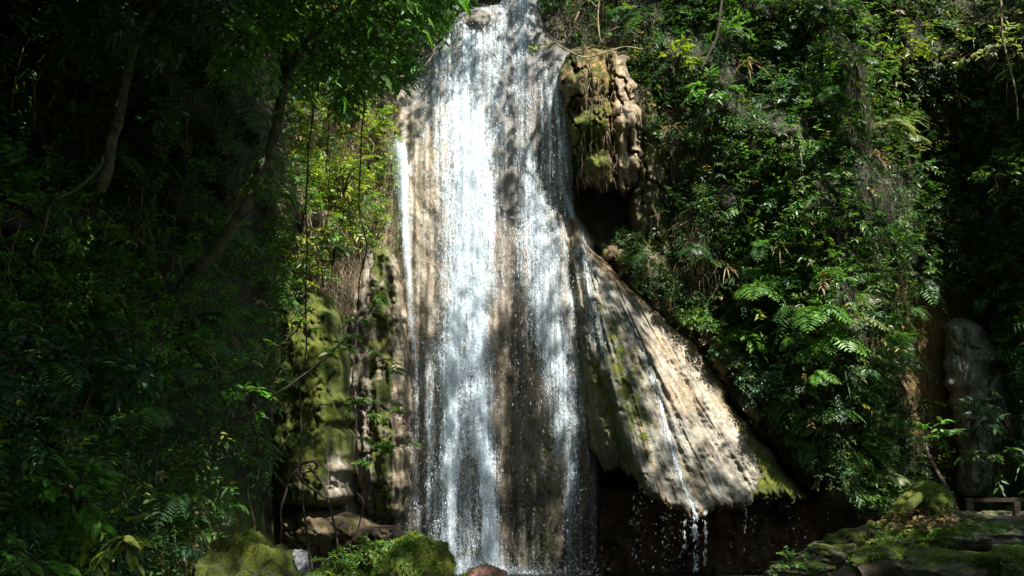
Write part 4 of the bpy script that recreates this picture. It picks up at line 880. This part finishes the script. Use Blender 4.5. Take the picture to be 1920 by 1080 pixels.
# ------------------------------------------------------------------ single plants that stand out
def Ys(x, y, fn=Ycliff): return float(fn(np.array(float(x)), np.array(float(y))))
FERNS = [(1420, 545, .95, 'bright', 'broad bright fern, highest and leftmost of the sunlit ferns on the right bank'),
 (1475, 525, .8, 'mix', 'mid-green fern just right of the highest sunlit fern'),
 (1530, 590, 1.0, 'bright', 'large pale fern in the middle of the sunlit group on the right bank'),
 (1560, 640, 1.0, 'bright', 'fern with long sunlit fronds falling right, centre of the right bank'),
 (1600, 600, .8, 'pale', 'arched pale frond fern reaching toward the dark gorge'),
 (1630, 560, .8, 'pale', 'yellowish drooping fern at the lip of the dark gorge'),
 (1490, 640, .7, 'mix', 'shaded fern below the sunlit group, nearer the rock skirt'),
 (1610, 700, .8, 'mix', 'fern hanging beside the ochre wall'),
 (1560, 770, .8, 'mix', 'fern halfway down the right bank below the sunlit group'),
 (1640, 860, .9, 'pale', 'pale fern low on the right bank above the mossy roots'),
 (1660, 895, .8, 'pale', 'drooping pale fern just above the fallen stick'),
 (1590, 860, .7, 'bright', 'small bright green fern low on the bank near the rock skirt tip'),
 (1500, 820, .6, 'mix', 'small fern at the right edge of the rock skirt'),
 (1665, 235, .9, 'pale', 'pale drooping fern high on the right bank beside the dark gorge'),
 (1700, 260, .7, 'pale', 'small pale spray just right of the high drooping fern'),
 (1560, 180, .7, 'mix', 'fern among hanging dead stems high on the right bank'),
 (1480, 160, .7, 'blue', 'blue-green fern high on the right bank near the centre'),
 (1620, 120, .7, 'dark', 'dark fern near the top of the right bank'),
 (380, 640, .8, 'bright', 'bright arched fern in the shade of the left bank'),
 (260, 770, .8, 'bright', 'yellow-green fern frond cluster on the lower left bank'),
 (410, 600, .6, 'mix', 'small fern beside the top of the mossy buttress'),
 (55, 985, .55, 'blue', 'bluish fern in the bottom left corner'),
 (330, 690, .6, 'mix', 'dim fern in the middle of the lower left bank'),
 (720, 240, .6, 'yellow', 'yellow-green fern tuft at the sunlit left edge of the falls'),
 (200, 600, .6, 'dark', 'dark fern on the left bank under the curving trunk'),
 (1300, 470, .6, 'dark', 'dim fern above the shaded upper edge of the rock skirt')]
for (x, y, L, kd, lb) in FERNS:
    Yd = Ys(x, y)-0.75; b0 = at(x, y, Yd); E = empty('fern', b0, lb, 'fern')
    for k in range(10):
        a = k/10*2*np.pi+R.random()*.5; D = np.array([math.cos(a), -.75+.4*math.sin(a), .35+.5*R.random()])
        lv = Leaves(); fern_geo(lv, b0, D, L*R.uniform(.7, 1.1), kd, 15); lv.build('frond', E)
FERN0 = [o for o in bpy.data.objects if o.name.startswith('fern')][:6]
cells = [(c0, r0) for c0 in range(3) for r0 in range(6)]
for k, (c0, r0) in enumerate(cells):
    src = FERN0[k % 6]; y = 500+r0*70+R.uniform(-20, 20)+c0*12; x = (1405+max(0, y-640)*.45, 1525+max(0, y-700)*.2, 1640)[c0]+R.uniform(-22, 22)
    E = src.copy(); COL.objects.link(E); E.location = tuple(at(x, y, Ys(x, y)-.55)); sc_ = R.uniform(.4, .75); E.scale = (sc_*R.choice([-1, 1]), sc_, sc_); E.rotation_euler = (R.uniform(-.3, .3), R.uniform(-.3, .3), R.uniform(-.5, .5))
    E['label'] = ('topmost', 'second from the top', 'third from the top', 'fourth from the top', 'fifth from the top', 'lowest')[r0]+' small fern '+('nearest the rock skirt', 'down the middle of the right bank', 'nearest the ochre wall')[c0]; E['group'] = 'small ferns of the right bank'
    for ch in src.children:
        c_ = ch.copy(); COL.objects.link(c_); c_.parent = E
TUFTS = [(1690, 225, .75, 'pale', 'bamboo-like spray of pale narrow leaves high beside the dark gorge'),
 (1640, 290, .6, 'dry', 'clump of dry straw-coloured leaves hanging high on the right bank'),
 (1400, 120, .7, 'dry', 'brown dead palm-like leaves hanging near the top of the right bank'),
 (1260, 240, .6, 'dry', 'dead hanging leaf clump just right of the mossy overhang'),
 (1560, 60, .6, 'pale', 'greyish hanging leaf clump at the top of the right bank'),
 (1470, 750, .5, 'pale', 'pale grassy tuft on the edge of the rock skirt'),
 (1380, 520, .5, 'dark', 'dark grassy tuft at the shaded edge of the right bank'),
 (470, 460, .5, 'yellow', 'yellow-green grass clump just right of the leaning trunk'),
 (1640, 640, .6, 'dry', 'reddish dry leaf clump overhanging the ochre wall'),
 (1690, 535, .6, 'dry', 'reddish dry fronds sticking out at the lip of the dark gorge')]
for (x, y, L, kd, lb) in TUFTS:
    b0 = at(x, y, Ys(x, y)-0.8); E = empty('grass_clump', b0, lb, 'grass clump')
    for k in range(16):
        lv = Leaves(); tuft_geo(lv, b0, 1, L, .045, kd, (R.uniform(-.9, .9), -1, R.uniform(-.3, .6)), spread=.2); lv.build('blade', E)
SHRUBS = [(1760, 815, 22.0, .55, 'bright', .20, 'small shrub with bright sunlit leaves in the dark recess at the right'),
 (1830, 790, 22.5, .8, 'dark', .2, 'dark leafy shrub just right of the bright sunlit one'),
 (1880, 860, 21, .8, 'mix', .17, 'bushy plant with small leaves directly above the wooden railing'),
 (1905, 780, 21, .8, 'dark', .17, 'dim shrub at the right edge above the railing plant'),
 (1400, 640, 23, .4, 'bright', .3, 'plant with two large heart-shaped green leaves near the edge of the rock skirt'),
 (130, 920, 10.6, .45, 'bright', .28, 'plant with large lobed green leaves in the bottom left corner'),
 (220, 1010, 10.8, .4, 'yellow', .2, 'small yellow-green seedling at the lower left'),
 (60, 1060, 9.6, .4, 'bright', .22, 'green leaves at the very bottom left edge'),
 (255, 700, 13, .35, 'blue', .25, 'pale bluish rosette of broad leaves on the dark left bank'),
 (460, 745, 15.2, .35, 'bright', .22, 'light green round-leaved plant left of the mossy buttress'),
 (300, 215, 13, .22, 'blue', .16, 'single blue-green broad leaf cluster in the dark upper left'),
 (1330, 170, 23, .7, 'bright', .22, 'sunlit broad-leaved shrub right of the mossy overhang'),
 (1270, 110, 23.4, .6, 'yellow', .2, 'yellow-green shrub at the top of the overhang'),
 (1360, 60, 23, .7, 'mix', .2, 'leafy shrub near the top centre-right'),
 (1700, 90, 23.4, .8, 'yellow', .18, 'yellow-tinged shrub at the top right'),
 (1860, 90, 22.5, .9, 'pale', .17, 'pale glossy leaved shrub in the top right corner'),
 (1880, 330, 22.5, .8, 'mix', .17, 'leafy shrub halfway up the right edge'),
 (1600, 400, 22.5, .7, 'mix', .18, 'leafy shrub in the middle of the right bank beside the gorge'),
 (1680, 450, 22.6, .6, 'mix', .17, 'shrub with drooping tips at the left lip of the dark gorge'),
 (1460, 380, 22.8, .7, 'blue', .2, 'blue-green shrub in the centre of the right bank'),
 (1180, 450, 24.2, .45, 'dark', .14, 'dark small-leaved creeper hanging beside the cave'),
 (1560, 700, 21.8, .6, 'pale', .16, 'pale-leaved shrub beside the ochre wall on the right bank'),
 (1500, 730, 21.9, .6, 'mix', .16, 'small-leaved shrub low on the right bank above the skirt tip'),
 (640, 330, 21.2, .6, 'yellow', .16, 'sunlit yellow-green shrub on the earth wall left of the falls'),
 (560, 400, 19, .6, 'bright', .17, 'bright green shrub just right of the leaning trunk'),
 (620, 470, 21, .5, 'mix', .16, 'leafy shrub on the lower part of the sunlit earth wall'),
 (690, 300, 22, .35, 'yellow', .14, 'small yellow shrub hugging the left rim of the falls'),
 (690, 1030, 15.2, .25, 'bright', .09, 'low leafy plant growing on the left shoulder of the centre boulder'),
 (630, 1065, 14.6, .3, 'yellow', .1, 'yellowish small plants on the low boulder at the bottom left'),
 (1480, 1060, 15, .3, 'bright', .08, 'small green plant on the pool edge of the right bank'),
 (1640, 1010, 15, .3, 'mix', .09, 'small dark plant among the stones of the right bank'),
 (1540, 890, 22.3, .35, 'pale', .12, 'pale tiny-leaved plant at the tip of the rock skirt')]
for i, (x, y, Yd, s_, kd, ll, lb) in enumerate(SHRUBS):
    Yd = min(Yd, Ys(x, y)-0.4); b0 = at(x, y, Yd); E = empty('shrub', b0-np.array([0, -.3, s_*.6]), lb, 'plant')
    V, F = [], []; paths = []; lm_ = LM[kd]; nb = int(7+s_*10)
    for k in range(nb):
        D = nrm(R.normal(size=3)*np.array([1, .8, .6])+np.array([0, -.5, .4])); st0 = b0-np.array([0, -.3, s_*.6])
        q = b0+D*s_*R.uniform(.1, .7)*np.array([1, .7, .8])
        paths.append(smooth_path([st0, (st0+q)/2+np.array([0, 0, .1]), q], 8))
        branchlet(E, q, D+np.array([0, 0, -.15]), s_*.35+.1, 7, ll, 0, kd, lm_)
    V, F = tube(paths, [np.linspace(.012, .006, 8)]*len(paths), 4); obj('stem', V, F, VINE, E)

bpy.context.view_layer.update(); DG = bpy.context.evaluated_depsgraph_get()
for o_, P_, m_ in FUR:
    fl = P_.reshape(-1, 3); k = 7000; ii = R.integers(len(fl), size=k); q = fl[ii]+R.normal(size=(k, 3))*.012
    wv = q+np.array(o_.location); keep = (q[:, 1] < .25) & (fbm(q[:, 0]*5, q[:, 1]*5, q[:, 2]*5, 2)+R.normal(size=k)*.2 > -.25); q = q[keep]; k = len(q)
    lv = Leaves(); lv.add(q+np.array(o_.location), nrm(q/np.abs(q).max()+R.normal(size=(k, 3))*.5), R.normal(size=(k, 3)), .03+.035*R.random(k), np.full(k, .011), greens(k, 'yellow')*np.array([.62, .8, .7]), .5, .2, False)
    fo = lv.build('moss', o_); fo['kind'] = 'stuff'
# low tufts of fine moss-plants on the stones
lv = Leaves()
for (x, y, Y, n, s_) in ((775, 1030, 14.6, 500, 75), (710, 1050, 15.2, 500, 50), (640, 1075, 14.5, 500, 60), (1600, 1040, 14.8, 300, 130), (1780, 1010, 14.2, 300, 120), (470, 1000, 12.7, 0, 60)):
    px = R.normal(x, s_*.6, n); py = R.normal(y, s_*.28, n); P = unproj(px, py, Y)+0
    # drop the plants onto the bank / stones by casting down
    for p in P:
        hit, loc, nr, *_ = scene.ray_cast(DG, Vector((p[0], p[1]+R.normal()*.3, p[2]+2.0)), Vector((0, 0, -1)), distance=4)
        if hit:
            q = np.array(loc); k = 5; lv.add(np.tile(q, (k, 1)), nrm(R.normal(size=(k, 3))*.7+np.array([0, -.2, .7])), np.tile([0, -1., .6], (k, 1))+R.normal(size=(k, 3))*.4, .06+.05*R.random(k), np.full(k, .022), greens(1, ('bright', 'mix', 'yellow')[R.integers(3)]), .3, .2, False)
if lv.n: tag(lv.build('moss_plants'), 'tiny green plants sprouting from the mossy stones at the water edge', kind='stuff')

# ------------------------------------------------------------------ right bank details: mossy roots, sticks, leaf litter, railing
mr = empty('mossy_roots', at(1690, 960, 19.0), 'bright green moss-covered roots sloping down beside the round boulder on the right bank', 'roots')
for i, pts in enumerate(([(1712, 925, 19.2), (1690, 940, 19), (1672, 965, 18.8), (1652, 990, 18.6)], [(1722, 930, 19), (1704, 950, 18.8), (1690, 975, 18.6), (1672, 996, 18.4)], [(1700, 930, 19.3), (1680, 955, 19.1), (1660, 978, 18.9)])):
    p = pxpath(pts, 26, .03, i); r_ = np.linspace(.11, .06, 26); V, F = tube([p], [r_], 9, .25, i)
    obj('root', V, F, ROCK, mr, {'col': ('FLOAT_COLOR', np.tile([.12, .12, .05], (len(V), 1))), 'moss': ('FLOAT', np.full(len(V), .9)), 'wet': ('FLOAT', np.zeros(len(V)))})
vine('straight pale brown stick lying across the right bank below the mossy roots', [(1628, 997, 16.8), (1665, 996, 16.8), (1702, 992, 17)], .05, DRYROOT, 'fallen_stick', .0, 3, n=20)
vine('long grey log lying along the pool edge of the right bank', [(1440, 1074, 15.5), (1500, 1050, 15.6), (1560, 1032, 15.8), (1600, 1024, 16)], .06, WOOD, 'fallen_log', .03, 4, n=30, r1=.04)
vine('thin reddish stick behind the grey log at the pool edge', [(1495, 1040, 17), (1530, 1030, 17), (1560, 1022, 17)], .035, WOOD, 'fallen_stick', .01, 5, n=20)
vine('dark weathered log half buried at the bottom of the right bank', [(1610, 1078, 12.4), (1680, 1064, 12.4), (1740, 1052, 12.5), (1800, 1046, 12.6)], .11, WOOD, 'fallen_log', .02, 6, n=30, r1=.08)
vine('slanting grey root running down the earth beside the round boulder', [(1735, 835, 21.8), (1758, 880, 21.2), (1780, 925, 20.6), (1796, 958, 20.2)], .035, WOOD, 'root', .04, 7, n=30)
ra = empty('wooden_railing', at(1870, 970, 17.5), 'low wooden railing with two rails at the right edge of the bank', 'railing')
def beam(name, a, b, h, par):
    a = np.array(a); b = np.array(b); d = nrm(b-a); u_ = np.array([0, 0, 1.]) if abs(d[2]) < .9 else np.array([0, 1., 0]); s1 = nrm(np.cross(d, u_))*h[0]; u1 = nrm(np.cross(s1, d))*h[1]
    V = [p+i*s1+j*u1 for p in (a, b) for i, j in ((-1, -1), (1, -1), (1, 1), (-1, 1))]
    return obj(name, V, [[0, 3, 2, 1], [4, 5, 6, 7], [0, 1, 5, 4], [1, 2, 6, 5], [2, 3, 7, 6], [3, 0, 4, 7]], WOOD, par, smooth=False)
beam('rail', at(1812, 938, 18), at(1990, 936, 17), (.05, .035), ra); beam('rail', at(1822, 978, 18), at(1990, 976, 17), (.05, .04), ra)
for x in (1818, 1905): beam('post', at(x, 934, 17.9), at(x+2, 1000, 17.9), (.05, .05), ra)
# fallen leaves
lv = Leaves(); n = 420
px = np.concatenate([R.normal(1715, 45, n//2), R.normal(1740, 60, n//2)]); pyy = np.concatenate([R.normal(980, 9, n//2), R.normal(970, 8, n//2)])
bpy.context.view_layer.update(); DG = bpy.context.evaluated_depsgraph_get()
Q = []
for a, b in zip(px, pyy):
    d = unproj(a, b, 10.0)-np.array([0, 0, CAMZ]); d = d/np.linalg.norm(d)
    hit, loc, nr, *_ = scene.ray_cast(DG, Vector((0, 0, CAMZ)), Vector(d))
    if hit and 9 < loc[1] < 24: Q.append(np.array(loc)+np.array([0, -.01, .02]))
if Q:
    Q = np.array(Q); m = len(Q); lv.add(Q, nrm(R.normal(size=(m, 3))*np.array([1, 1, .2])), np.tile([0, -.2, 1.], (m, 1))+R.normal(size=(m, 3))*.4, .07+.07*R.random(m), np.full(m, .05), greens(m, 'dry')*1.3, .1, .2, False)
    tag(lv.build('leaf_litter'), 'brown fallen leaves scattered around the round boulder on the right bank', kind='stuff')

# ------------------------------------------------------------------ unseen canopy added over the pool, out of the frame, to shape its shade
# crown gaps are cut along the sun lines to set the sun patches
SX = nrm(np.cross(SUN, [0, 0, 1.])); SY = np.cross(SX, SUN)
GAPS = [(850, 255, 24, 75, 1), (880, 330, 24, 75, 1), (800, 330, 24, 75, 1), (870, 420, 24, 80, 1), (790, 430, 24.4, 65, .9), (870, 510, 24, 60, .9), (760, 520, 24.6, 45, .8), (860, 590, 24, 45, .6),
 (740, 330, 25, 55, 1), (700, 250, 24, 60, .95), (640, 300, 22.5, 65, .9), (660, 390, 22.5, 65, .9), (590, 440, 21, 50, .85), (570, 330, 21, 50, .8), (700, 460, 23.5, 45, .8), (560, 520, 21, 35, .7), (610, 240, 22, 40, .8),
 (1045, 150, 23.7, 45, .9), (930, 130, 24.4, 60, .65), (860, 200, 24, 45, .8), (990, 350, 24, 35, .7), (1110, 210, 23.6, 40, .85), (1125, 130, 23.7, 45, .9), (1150, 240, 23.8, 35, .7), (1130, 310, 23.8, 28, .8), (980, 230, 24.3, 40, .5), (950, 40, 24.8, 40, .6), (885, 25, 25, 28, .9), (1175, 190, 24, 25, .7),
 (1000, 470, 23.3, 60, .9), (1040, 430, 23.5, 35, .7), (1010, 540, 23.3, 45, .7), (1090, 520, 23.3, 35, .6),
 (1280, 680, 22.3, 60, 1), (1330, 730, 22.3, 65, 1), (1290, 780, 22, 60, 1), (1240, 840, 21.8, 35, .4), (1345, 790, 22, 36, .8), (1440, 875, 22, 34, .95), (1460, 915, 22, 45, .95), (1240, 640, 22.6, 40, .7), (1400, 770, 22.4, 35, .7), (1210, 750, 22, 30, .6),
 (1250, 100, 23.5, 60, .7), (1330, 170, 23.3, 70, .75), (1360, 60, 23.3, 60, .5), (1300, 250, 23.5, 40, .4), (1430, 200, 23, 40, .4),
 (1430, 545, 22.3, 60, .85), (1530, 590, 22, 75, .95), (1570, 650, 21.8, 70, .95), (1610, 600, 22, 50, .8), (1560, 720, 21.8, 60, .8), (1500, 760, 22, 60, .6), (1620, 780, 22, 50, .6), (1650, 870, 21.6, 45, .8), (1600, 540, 22.3, 50, .6), (1480, 480, 22.5, 40, .5),
 (1670, 240, 22.6, 50, .9), (1640, 320, 22.6, 45, .6), (1600, 420, 22.5, 60, .5), (1690, 440, 23, 45, .5), (1720, 90, 23, 70, .7), (1830, 60, 22.5, 80, .85), (1880, 180, 22.5, 60, .8), (1900, 330, 22.5, 45, .6), (1850, 250, 22.5, 40, .4), (1500, 60, 23, 40, .4),
 (1760, 815, 21.8, 35, 1), (1720, 930, 19.3, 30, .9), (1680, 975, 18.7, 26, .8), (1780, 965, 18, 30, .8), (1870, 850, 21, 40, .5), (1720, 690, 24.6, 60, .7), (1820, 680, 24.8, 70, .75), (1740, 780, 24.4, 40, .5), (1665, 993, 16.8, 15, .8), (1500, 1055, 15.4, 25, .4), (1820, 1005, 14.3, 40, .35),
 (775, 1010, 14.8, 40, .3), (560, 630, 20.3, 65, .85), (600, 760, 20, 70, .8), (540, 740, 20, 60, .85), (550, 850, 20, 60, .8), (620, 900, 20, 50, .7), (690, 620, 22.4, 50, .5), (700, 760, 22.4, 45, .5), (470, 960, 12.6, 40, .15), (860, 720, 24, 110, .22), (870, 920, 23.7, 110, .25), (1040, 720, 23.4, 90, .25), (1060, 900, 23.5, 70, .2), (500, 300, 15, 30, .8), (440, 410, 15, 30, .7), (215, 220, 14, 25, .35), (700, 80, 14, 60, .6), (770, 60, 13.6, 45, .7), (620, 640, 13.8, 45, .6), (300, 90, 13.5, 30, .35), (380, 640, 15.5, 35, .3), (260, 770, 13.6, 30, .25)]
bpy.context.view_layer.update(); DG = bpy.context.evaluated_depsgraph_get()
GAPS += [(float(R.uniform(20, 490)), float(R.uniform(40, 930)), 15.0, float(R.uniform(9, 22)), .55) for _ in range(46)]
for g_ in GAPS[-46:]:
    GAPS[GAPS.index(g_)] = (g_[0], g_[1], float(Ycliff(np.array(g_[0]), np.array(g_[1])))-.6, g_[3], g_[4])
G = np.array(GAPS, float)
for g_ in G:
    d = unproj(g_[0], g_[1], 10.0)-np.array([0, 0, CAMZ]); d = d/np.linalg.norm(d); o_ = np.array([0, 0, CAMZ]); best = g_[2]
    for _ in range(12):
        hit, loc, nr, *_ = scene.ray_cast(DG, Vector(o_), Vector(d))
        if not hit: break
        if abs(loc[1]-g_[2]) < 1.8: best = loc[1]; break
        o_ = np.array(loc)+d*0.05
    g_[2] = best
GP = unproj(G[:, 0], G[:, 1], G[:, 2]); GU = GP @ SX; GV = GP @ SY; GR = 1.12*G[:, 3]*G[:, 2]/FPX; GS = G[:, 4]
corn = unproj(np.array([-300, 2200, -300, 2200, 960]), np.array([-350, -350, 1150, 1150, 500]), np.array([13, 23, 9, 12, 25.]))
U0, U1 = -17, 22; V0, V1 = (corn @ SY).min()-6, (corn @ SY).max()+8
NC = 21000
cu = R.uniform(U0, U1, NC); cv = R.uniform(V0, V1, NC)
hz = R.uniform(19, 25, NC)+fbm(cu*.2, cv*.2, 9.0)*2
# point on the sun line with height hz
base = cu[:, None]*SX+cv[:, None]*SY; tt = (hz-base[:, 2])/SUN[2]; CP = base+SUN*tt[:, None]
vis = ((CP[:, 2]-CAMZ) < 0.64*CP[:, 1]+0.8) & (CP[:, 1] > 0) & (np.abs(CP[:, 0]) < 0.64*CP[:, 1]+1.5)        # keep the crowns out of the view
open_ = np.zeros(NC)
for a, b, r, s_ in zip(GU, GV, GR, GS):
    d = np.hypot(cu-a, cv-b)/r; open_ = np.maximum(open_, s_*sstep(1.25, 0.7, d+0.35*fbm(cu*1.6, cv*1.6, 2.0, 3)))
keep = (R.random(NC) > open_) & ~vis
CP = CP[keep]
def low_occluder(n, xr, yr, above):  # low leaf clumps added outside the view to block sky light
    x = R.uniform(*xr, n); y = R.uniform(*yr, n); top = CAMZ+0.64*np.maximum(y, 0)+0.8; edge = np.abs(x) > 0.64*np.maximum(y, 0)+4.8
    z = np.where(edge, R.uniform(.6, 13, n), np.maximum(top, 5.0)+R.uniform(0, above, n)); q = np.stack([x, y, z], -1); u_ = q @ SX; v_ = q @ SY; op = np.zeros(n)
    for a, b, r, s_ in zip(GU, GV, GR, GS): op = np.maximum(op, min(1, s_*1.15)*sstep(1.25, 0.8, np.hypot(u_-a, v_-b)/r))
    return q[R.random(n) > op]
LOWL = low_occluder(15500, (-15, -1.2), (-3, 17), 3.5); LOWR = low_occluder(3500, (9.5, 16), (4, 21), 3.0)
CP = np.concatenate([CP, LOWL, LOWR])
TR = [(9.5, 6), (-9, 6), (3, -3), (14, 14), (-7.5, -2.5), (11, -3), (-13, 12), (0, -12), (-10, -5)]
lab = ['tall unseen canopy tree right of the viewer, added for shade', 'tall unseen canopy tree left of the viewer, added for shade', 'unseen canopy tree behind the viewer, added for shade', 'canopy tree added for shade on the right bank outside the picture', 'unseen canopy tree close on the left behind the viewer, added for shade', 'unseen canopy tree far behind on the right, added for shade', 'canopy tree added for shade on the left bank outside the picture', 'unseen canopy tree far behind the viewer, added for shade', 'unseen canopy tree far behind on the left, added for shade']
tra = np.array(TR, float); own = np.argmin(np.linalg.norm(CP[:, None, :2]-tra[None], axis=2), 1)
for i, (x, y) in enumerate(TR):
    E = empty('unseen_canopy_tree', (x, y, 0), lab[i], 'tree')  # unseen tree added to carry the shading crown
    p = smooth_path([(x, y, -.3), (x+.2, y, 6), (x-.2, y+.3, 13), (x+.2, y+.2, 20)], 30, .1, i); V, F = tube([p], [np.linspace(.35, .12, 30)], 10, .15, i); obj('trunk', V, F, BARK, E)
    C_ = CP[own == i]
    if len(C_) == 0: continue
    lv = Leaves(); sprigs(lv, C_, randdir(len(C_))*np.array([1, 1, .4]), .35, 4, .33, .19, kind='mix', hi=False, grav=.2)
    lv.build('crown', E)
